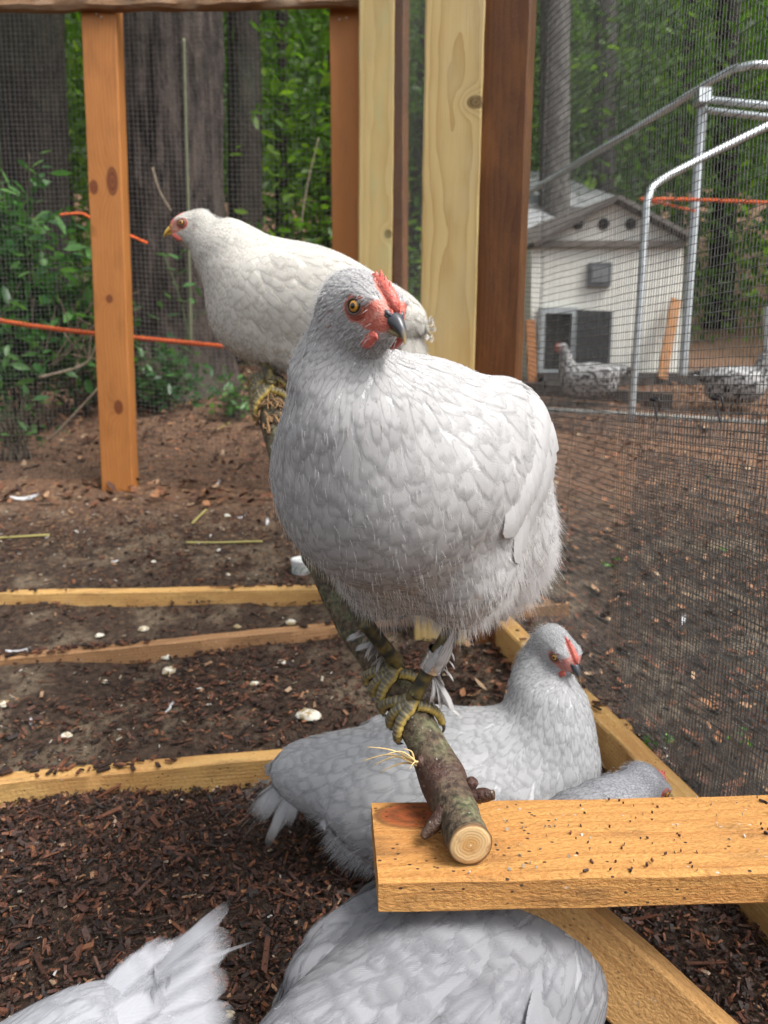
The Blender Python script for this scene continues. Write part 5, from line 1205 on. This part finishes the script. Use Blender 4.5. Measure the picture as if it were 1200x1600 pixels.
# ---------------------------------------------------------------- coop, shed and pipe pen beyond the side mesh
YC = 5.75
coop = empty('plastic_coop', PY(945, 590, YC), 'off-white gabled coop with three round vents and an open grey hatch', 'coop')
MAT_CREAM = plain('cream_panel', (.72, .72, .66), .55, .4, var=.06, scale=3); MAT_ROOFD = plain('roof_brown_grey', (.10, .085, .075), .7); MAT_DKG = plain('dark_grey_plastic', (.085, .09, .098), .5); MAT_LTG = plain('light_grey_frame', (.38, .42, .43), .45); MAT_HOLE_SHADE = plain('opening_shade', (.012, .011, .010), .9)  # vents and doorway are solid; near-black colour stands in for the shade inside
pts = [PY(830, 600, YC), PY(830, 388, YC), PY(956, 316, YC), PY(1068, 376, YC), PY(1062, 600, YC)]
dv = np.array([-.30, 1.15, .05]); g = Geo(); fr_ = np.array(pts); V = np.vstack([fr_, fr_ + dv]); g.add(V, [[0, 1, 6, 5], [3, 4, 9, 8]], [[0, 1, 2], [0, 2, 4], [4, 2, 3], [5, 7, 6], [5, 9, 7], [9, 8, 7]]); g.part('wall', MAT_CREAM, coop, smooth=False)
for (a, c) in ((1, 2), (2, 3)):
    g = Geo(); u = unit(fr_[c] - fr_[a]); ex = .02; pa = fr_[a] - (u * ex if a == 1 else u * .0); pb = fr_[c] + (u * .03 if c == 3 else 0); mid = (pa + pb) / 2 + dv * .46 + np.array([0, 0, .022]); nrm_ = unit(np.cross(u, unit(dv))); 
    g.box(mid, [u, unit(dv), nrm_], [np.linalg.norm(pb - pa) / 2, np.linalg.norm(dv) * .54, .016]); g.part('roof', MAT_ROOFD, coop, smooth=False)
g = Geo(); m_ = (fr_[1] + fr_[3]) / 2 + [0, -.02, 0]; g.box(m_, AX, [np.linalg.norm(fr_[3] - fr_[1]) / 2, .02, .022]); g.part('gable_trim', plain('trim_brown', (.14, .115, .095), .6), coop, smooth=False)
for px in (903, 943, 985):
    c = PY(px, 350, YC); g = Geo(); g.tube([c + [0, -.012, 0], c + [0, .01, 0]], .040, 20); g.part('vent', MAT_HOLE_SHADE, coop)
c = PY(935, 430, YC); g = Geo(); g.box(c + [0, -.02, 0], AX, [.085, .022, .085]); o = g.part('hatch', MAT_DKG, coop, smooth=False); g = Geo(); g.box(c + [0, -.046, .0], AX, [.06, .006, .055]); g.part('panel', plain('grey_panel', (.16, .17, .18), .4), o, smooth=False)
c0_, c1_ = PY(842, 582, YC), PY(896, 486, YC); cm = (c0_ + c1_) / 2; hw_, hh_ = abs(c1_[0] - c0_[0]) / 2, abs(c1_[2] - c0_[2]) / 2
g = Geo(); g.box(cm + [0, -.006, 0], AX, [hw_, .008, hh_]); g.part('doorway', MAT_HOLE_SHADE, coop, smooth=False)
for (dx, dz, sx, sz_) in ((-1, 0, .022, 1), (1, 0, .022, 1), (0, 1, 1, .022), (0, -1, 1, .022)):
    g = Geo(); g.box(cm + [dx * hw_, -.03, dz * hh_], AX, [hw_ + .02 if sx == 1 else sx, .03 - .002 * abs(dz), hh_ - .02 if sz_ == 1 else sz_]); g.part('door_frame', MAT_LTG, coop, smooth=False)
a = PY(897, 486, YC - .03); b = PY(955, 488, YC - .28); bt = PY(953, 583, YC - .28); u = unit(b - a); g = Geo(); g.box((a + bt) / 2 , [u, unit(np.cross([0, 0, 1.0], u)), [0, 0, 1]], [np.linalg.norm((b - a)[:2]) / 2, .012, hh_ * .98]); g.part('door', MAT_DKG, coop, smooth=False)
g = Geo(); g.box(PY(945, 603, YC + .3), AX, [.62, .55, .10]); g.part('plinth', plain('plinth_dark', (.05, .045, .04), .8), coop, smooth=False)
board('plank', PY(1034, 592, YC - .25), PY(1056, 468, YC - .06), (0, -1, .1), .075, .025, wood('leaning_plank', (.40, .19, .07), (.26, .11, .03), 2.2), None, seed=51, solo_tag=('orange-brown plank leaning on the front of the white coop', 'plank'))
board('plank', PY(832, 600, YC - .1), PY(828, 500, YC - .05), (0, -1, .1), .07, .025, wood('leaning_plank_b', (.40, .17, .06), (.26, .10, .03), 4.2), None, seed=52, solo_tag=('short reddish plank standing at the left corner of the white coop', 'plank'))
shed = empty('shed', PY(850, 500, 8.6), 'low shed with a grey sloping roof behind the white coop', 'shed')
A, B_, C_, D_ = PY(700, 300, 8.2), PY(838, 262, 9.6), PY(968, 308, 8.6), PY(820, 400, 7.3); g = Geo(); V = np.array([A, B_, C_, D_]); V = np.vstack([V, V - [0, 0, .05]]); g.add(V, [[0, 3, 2, 1], [4, 5, 6, 7], [0, 1, 5, 4], [1, 2, 6, 5], [2, 3, 7, 6], [3, 0, 4, 7]]); g.part('roof', plain('shed_roof', (.22, .23, .235), .6, var=.2), shed, smooth=False)
g = Geo(); c = (A + C_ + D_ + B_) / 4; g.box([c[0], c[1] + .2, c[2] - .75], AX, [.55, .5, .62]); g.part('wall', plain('shed_wall', (.13, .125, .12), .8), shed, smooth=False)
MAT_GALV = metal('galvanised', (.62, .66, .68), .38, .1, 40)
pen = empty('pipe_pen', PY(1020, 655, 4.35), 'galvanised pipe frame of an open pen in front of the white coop', 'pen frame')
for nm, pl, r in [('hoop', [(985, 662, 4.35), (996, 520, 4.35), (1008, 350, 4.35), (1013, 308, 4.36), (1030, 284, 4.4), (1100, 246, 4.45), (1205, 194, 4.5), (1420, 90, 4.6)], .021), ('hoop', [(700, 382, 6.4), (820, 304, 6.2), (970, 215, 5.6), (1120, 122, 5.1), (1165, 104, 4.95), (1215, 102, 4.9), (1420, 110, 4.8)], .022),
                  ('upright', [(1098, 150, 5.05), (1085, 330, 5.05), (1066, 592, 5.05)], .030), ('crossbar', [(1098, 155, 5.03), (1210, 166, 4.8), (1400, 180, 4.7)], .020), ('crossbar', [(1104, 172, 5.0), (1210, 184, 4.75), (1400, 200, 4.6)], .018), ('upright', [(1200, 480, 4.7), (1197, 600, 4.7)], .024)]:
    g = Geo(); P_ = np.array([PY(*q) for q in pl]); P_ = smooth_path(P_, 40); g.tube(P_, r, 12); g.part(nm, MAT_GALV, pen)
g = Geo(); g.box(PY(1097, 152, 5.0), AX, [.04, .05, .04]); g.part('joint', MAT_GALV, pen, smooth=False)
board('pale_edging', PY(800, 640, 4.62), PY(1330, 672, 4.25), (0, 0, 1), .05, .05, plain('pale_edging', (.34, .35, .33), .7), None, seed=55, solo_tag=('pale rail lying on the ground along the foot of the pipe pen', 'rail'))
board('dark_sleeper', PY(812, 612, 5.2), PY(1050, 632, 4.85), (0, 0, 1), .12, .14, wood('sleeper', (.07, .055, .045), (.03, .023, .018), 5.5), None, seed=56, solo_tag=('dark weathered timber on the ground below the coop’s hatch', 'timber'))
# wire hooks on the side mesh
for k, (px, py) in enumerate([(1117, 622), (1021, 624), (846, 592)]):
    s_ = None; r = ray(px, py); den = r[0] * wout[0] + r[1] * wout[1]; t = (A_[0] * wout[0] + A_[1] * wout[1]) / den; c = np.array([0, 0, CAM_Z]) + r * (t - .012)
    g = Geo(); v3 = V3(wdir, 0); up = np.array([0, 0, 1.0])
    g.tube(smooth_path([c - v3 * .004, c + up * .004 + v3 * .012, c + v3 * .020 - up * .006, c + v3 * .020 - up * .022], 14), .0016, 6); g.tube(smooth_path([c, c + v3 * .010 - up * .024, c + v3 * .018 - up * .042], 10), .0013, 6)
    g.tube([c - v3 * .006, c + v3 * .004], [.004, .004], 8); g.solo('clip', plain('clip_black', (.02, .02, .025), .4), ['black wire hook clipped to the side mesh near the right edge', 'small black clip on the side mesh below the pipe hoop', 'small black clip on the side mesh beside the brown post'][k], 'clip', 'clips on the side mesh')
GRP = 'pale grey hens in the run'
hen1.root['label'] = 'large pale grey hen with a red comb and leg band, perched in front'; hen1.root['group'] = GRP
def hen_at(label, center, yaw, scale, head, hf, tint, **kw):
    c = np.asarray(center, float); return Hen(label, c - np.array([0, 0, .235 * scale]), yaw, scale, head, hf, tint, GRP, **kw)
hen2 = hen_at('cream-white hen with a yellow beak facing left, perched at the far end of the branch', P(464, 478, 1.46), R(176), .90, P(300, 354, 1.44), (-1, -.12, -.12), (.80, .775, .72), pitch=.30, hs=1.10, rear=.92, bodyw=.86, combs=.22, wing_rows=False, dark=.86, beak='yellow', red=(.62, .20, .13), sit=True,
              neck_r=(.070, .054, .040, .030), tail=(.11, 10, -.75), rump=(.0, -.03), fluff=5000, seed=11, detail=.6, nbase=(.15, 0, .275), wdroop=.15)
k = perch_at(432, 632)
hk = hen2.l2w(hen2.B((.03, .03, .10)))
perched_foot(hen2, k, hk, (-.4, .1, .6), sc=1.15); perched_foot(hen2, perch_at(424, 612), hen2.l2w(hen2.B((.03, -.04, .10))), (-.4, .1, .6), sc=1.15)
hen3 = hen_at('pale hen with head raised, settled on the litter behind the branch', P(722, 1238, 1.22), R(-8), 1.04, P(873, 1016, 1.19), (.45, -.82, -.34), (.575, .58, .592), pitch=.20, hs=.98, dark=.88, sit=True, combs=.6, wing_rows=False, fluffc=(-.11, 0, .215), fluffr=(.105, .095, .075),
              neck_r=(.066, .050, .034, .026), tail=(.13, 14, -.55), tailw=.026, tailspread=.35, tailz=.42, tailjit=.10, tuft=60, fluff=5000, seed=12, red=(.45, .15, .13), detail=.9, wdroop=.3)
hen4 = hen_at('grey hen under the plank, head lowered beyond it', (.100, .735, .165), R(41), .96, P(1012, 1228, 1.12), (.78, .35, -.55), (.325, .33, .352), pitch=-.02, hs=1.0, dark=1.5, fsize=1.4, loose=[(160, .120, .036, lambda x, y, z: (z > .17) & (x < .08))], sit=True, neck_r=(.064, .050, .036, .027), tail=(.15, 14, -.25), tailjit=.14, tuft=150, tailw=.034, fluff=9000, seed=13, tailspread=.8, wdroop=.55)  # shade under the plank is put into the darker tint; head tone raised
hen6 = hen_at('grey hen cut off at the bottom left corner, raised tail pointing right', (-.455, .44, .112), R(-140), 1.02, (-.665, .225, .31), (-.6, -.7, -.2), (.45, .46, .495), pitch=-.26, hs=1.0, sit=True, tail=(.19, 14, .20), fluff=8000, seed=14, tailspread=.13, tailw=.044, tailjit=.055, tuft=0, wing_rows=False, loose=[(90, .11, .034, lambda x, y, z: (z > .20) & (x < .02))], wdroop=.3)
# leg band on the front hen
g = Geo(); tq = anL + (lw(hen1.B((-.025, .050, .075))) - anL) * np.array([.38, .62])[:, None]
V, Q, T = tube_geo(smooth_path([tq[0], tq[1]], 6), .0138, 24, caps=False); Vi, Qi, _ = tube_geo(smooth_path([tq[0], tq[1]], 6), .0126, 24, caps=False); g.add(V, Q); g.add(Vi, Qi[:, ::-1]); g.part('leg_band', MAT_BAND, legL)
for leg, an, hk_, sgn in ((legL, anL, lw(hen1.B((-.025, .050, .075))), 1), (legR, anR, lw(hen1.B((-.01, -.052, .065))), -1)):
    tips = []; out = hen1.Rz @ np.array([-.25, sgn, 0])
    for i in range(12):
        t = rng.uniform(.05, .95); p = an + (hk_ - an) * t + out * .006; L = rng.uniform(.022, .045) * (1.1 if t < .35 else .8)
        tips.append((p, p + (out * rng.uniform(.35, .9) + np.array([rng.normal(0, .12), rng.normal(0, .12), -.75])) * L, out + np.array([0, 0, .5])))
    if sgn > 0:
        for i in range(30):
            sdv = rotz(rng.uniform(-1.9, 1.9)) @ out; p = lerp(hk_, an, rng.uniform(.0, .38)) + sdv * .0095; q_ = lerp(hk_, an, rng.uniform(.5, .66)) + sdv * .0125 + rng.normal(0, .0015, 3); tips.append((p, q_, sdv + np.array([0, 0, .15])))
        for i in range(8):
            p = an + (hk_ - an) * .3 + out * .006; tips.append((p, an + out * rng.uniform(.012, .026) + np.array([rng.normal(.008, .008), rng.normal(-.004, .006), -rng.uniform(.004, .022)]), out + np.array([.2, -.6, .3])))
    else:
        for i in range(9):
            p = an + (hk_ - an) * rng.uniform(.35, .8) + out * .004; tips.append((p, p + out * rng.uniform(.014, .036) + np.array([rng.normal(.004, .006), rng.normal(0, .008), -rng.uniform(.014, .034)]), out + np.array([0, -.7, .4])))
    hen1.leg_feathers(leg, tips, .012)
def speckle():
    m = feather_mat('speckled_plumage', (.4, .4, .4)); t = m.node_tree; b = t.nodes['Principled BSDF']; mm = M('tmp'); bpy.data.materials.remove(mm.m)
    n = t.nodes.new('ShaderNodeTexNoise'); n.inputs['Scale'].default_value = 38; geo = t.nodes.new('ShaderNodeNewGeometry'); t.links.new(geo.outputs['Position'], n.inputs[0]); r = t.nodes.new('ShaderNodeValToRGB'); r.color_ramp.elements[0].position = .53; r.color_ramp.elements[1].position = .58; r.color_ramp.elements[0].color = (.02, .02, .022, 1); r.color_ramp.elements[1].color = (.62, .62, .60, 1); t.links.new(n.outputs[0], r.inputs[0]); t.links.new(r.outputs[0], b.inputs['Base Color'])
    return m
SPK = speckle(); GRP2 = 'black and white hens in the far pen'
for k, (px, Y, yaw, lab) in enumerate([(915, 4.75, 165, 'black and white hen beyond the mesh, nearest the pipe hoop'), (1150, 4.70, -20, 'black and white hen beyond the mesh, nearest the right edge')]):
    p = PY(px, 640, Y); c = np.array([p[0], Y, float(G(p[0], Y)) + .20]); f = rotz(R(yaw)) @ np.array([1, 0, 0]); h_ = Hen(lab, c - np.array([0, 0, .235]), R(yaw), .82, c + f * .17 + np.array([0, 0, .16]), f + np.array([0, 0, -.15]), (.4, .4, .4), GRP2, sit=True, detail=.3, dens=.45, fluff=0, seed=30 + k, patt=SPK, neck_r=(.06, .045, .032, .025), wing_rows=False, tail=(.13, 10, .4))
# ---------------------------------------------------------------- small things on the ground
def lathe(c, prof, n=28):
    a = np.arange(n) / n * 6.2832; V = np.array([[c[0] + r * math.cos(t), c[1] + r * math.sin(t), c[2] + z] for r, z in prof for t in a]); m_ = len(prof); i, j = np.meshgrid(np.arange(m_ - 1), np.arange(n), indexing='ij'); j2 = (j + 1) % n
    return V, np.stack([i * n + j, i * n + j2, (i + 1) * n + j2, (i + 1) * n + j], -1).reshape(-1, 4)
p = PG(471, 900); c = np.array([p[0], p[1] + .036, p[2] - .004]); tub = empty('plastic_tub', c, 'small white round tub with green markings on the soil behind the farthest board', 'tub')
V, Q = lathe(c, [(.034, 0), (.0365, .004), (.0375, .044), (.0385, .046), (.0385, .052), (.037, .054), (.031, .0545), (.030, .052), (.0001, .052)]); part('tub_body', V, Q, plain('white_plastic', (.74, .76, .76), .35), tub)
g = Geo()
for k in range(5):
    a0_ = -2.9 + k * .62; pth = [c + np.array([math.cos(t) * .0381, math.sin(t) * .0381, .012 + .020 * abs(math.sin((t - a0_) * 5))]) for t in np.linspace(a0_, a0_ + .42, 8)]; g.tube(pth, .0012, 4)
g.part('green_print', plain('green_print', (.05, .22, .12), .5), tub)
def dropping(px, py, s, k):
    p = PG(px, py); n = 12; V = []
    for i in range(7):
        th = i / 6 * 1.57
        for j in range(n): a = j / n * 6.283; rr = s * (1 + .35 * vnoise(np.array([[math.cos(a) * 1.6 + k, math.sin(a) * 1.6, k * 1.7]]), 3)[0]); V.append(p + [rr * math.cos(th) * math.cos(a), rr * .8 * math.cos(th) * math.sin(a), .004 + s * .55 * math.sin(th) * (1 + .3 * math.sin(a * 3 + k))])
    i, j = np.meshgrid(np.arange(6), np.arange(n), indexing='ij'); j2 = (j + 1) % n; return np.array(V), np.stack([i * n + j, i * n + j2, (i + 1) * n + j2, (i + 1) * n + j], -1).reshape(-1, 4)
DLAB = ['pale dropping between the two farther boards, left one of a pair', 'flat whitish dropping left of the pale pair between the farther boards', 'largest white dropping between the farther boards, near the branch', 'small white dropping between the farther boards, left of the largest', 'yellowish-white crumbly dropping in the middle bed, in front of another', 'yellowish dropping in the middle bed, right behind a crumbly one', 'pale dropping below the branch’s bend in the middle bed', 'small white dropping left of the branch in the middle bed', 'biggest orange-and-white dropping in the middle bed', 'small grey dropping at the left of the middle bed', 'tiny pale dropping at the rear left of the middle bed', 'white dropping on the back soil near the grey feather', 'whitish streak-like dropping cut by the left edge', 'tiny white dropping between the two hens at the bottom', 'tiny dropping just behind the nearest board', 'tiny dropping left of centre behind the farthest board', 'small dropping centred behind the farthest board']
MAT_DROP = M('dropping'); n_ = MAT_DROP.noise(MAT_DROP.pos(), 70, 3); MAT_DROP = MAT_DROP.done(MAT_DROP.mix(MAT_DROP.fr(n_, .42, .58), (.30, .22, .11), (.62, .60, .52)), .8, .2)
for k, (px, py, s) in enumerate([(224, 986, .016), (155, 996, .013), (454, 976, .018), (371, 982, .012), (265, 1052, .022), (262, 1030, .018), (440, 1038, .012), (398, 1072, .012), (482, 1122, .026), (105, 1152, .012), (164, 1068, .010), (355, 808, .014), (8, 1103, .015), (358, 1590, .008), (225, 1195, .010), (240, 880, .010), (356, 900, .010)]):
    V, Q = dropping(px, py, s, k); solo('dropping', V, Q, MAT_DROP, DLAB[k], 'dropping', 'droppings on the litter')
MAT_FTH = feather_mat('loose_feather', (.66, .67, .69))
for k, (px, py, ln, a, lab) in enumerate([(372, 1188, .085, .1, 'longest loose white feather, lying behind the nearest board'), (265, 1106, .035, 1.2, 'small curled feather on the dark litter in the middle bed'), (48, 1130, .03, 1.9, 'short upright feather at the left of the middle bed'), (30, 1018, .07, .05, 'flat white feather between the two farther boards'), (418, 818, .06, 1.7, 'grey feather standing on the soil near the front hen’s breast'), (378, 808, .05, .9, 'pale feather on the soil near the post'), (40, 778, .12, .2, 'bunch-like long feather on the soil at far left'), (340, 755, .05, 1.4, 'pale feather just right of the orange post’s foot'), (180, 877, .03, .6, 'tiny feather behind the farthest board'), (1068, 970, .05, 1.2, 'single white feather beyond the side mesh')]):
    p = PG(px, py, .006); st = PROF7[0]; d = np.array([math.cos(a), math.sin(a) * .8, .12 + .4 * (a > 1)]); C = p + d * (st - .5)[:, None] * ln + np.array([0, 0, 1])[None] * ((st - .5) ** 2)[:, None] * ln * .5
    gg = feather_geo(C[None], np.broadcast_to(np.array([.1, -.5, .85]), (1, 7, 3)), np.array([ln * .26]), PROF7[1], .2, 1.1); off = p
    o = feather_part('feather', [gg], MAT_FTH, None, None); me_ = o.data; me_.transform(Matrix.Translation(-Vector(p))); o.location = p; tag(o, lab, 'feather', 'loose feathers')
for k, (px, py, lab) in enumerate([(1012, 1176, 'bright green seedling nearest the side board, left of two'), (1046, 1172, 'paler seedling beside the bright green one'), (1152, 1165, 'bright green seedling close to the right edge'), (955, 893, 'tiny green leaf patch beyond the mesh level with the front hen'), (1128, 866, 'green sprig on the far litter at right'), (1106, 752, 'green sprig near the pipe pen')]):
    p = PG(px, py); r = empty('seedling', p, lab, 'seedling', 'seedlings beyond the side mesh'); C = p + rng.normal(0, .008, (7, 3)) + np.array([0, 0, .02]) * rng.random((7, 1)) + [0, 0, .012]
    for c_ in C: V, T = leaves_geo(c_[None], np.array([rng.uniform(.016, .026)])); part('leaf', V, [T], MAT_SEED if k else globals().setdefault('MAT_SEED', leaf_mat('seedling_leaf', (.06, .22, .03), (.10, .32, .04), (.16, .4, .06), .3)), r, attrs={'tone': np.full(7, rng.random())})
for k, (pl, lab) in enumerate([([(290, 852), (345, 852), (410, 850)], 'yellow stalk lying in front of the white tub'), ([(-20, 846), (40, 842), (78, 840)], 'yellow stalk at the left edge of the soil'), ([(300, 822), (322, 800)], 'short yellow stalk upright in the soil'), ([(335, 676), (360, 662), (380, 645)], 'brown twig on the leaf litter near the back')]):
    g = Geo(); g.tube(smooth_path([PG(*q) + [0, 0, .01] for q in pl], 10), .004, 6); g.solo('stalk', plain('stalk_yellow', (.34, .30, .10), .7), lab, 'stalk', 'loose stalks')
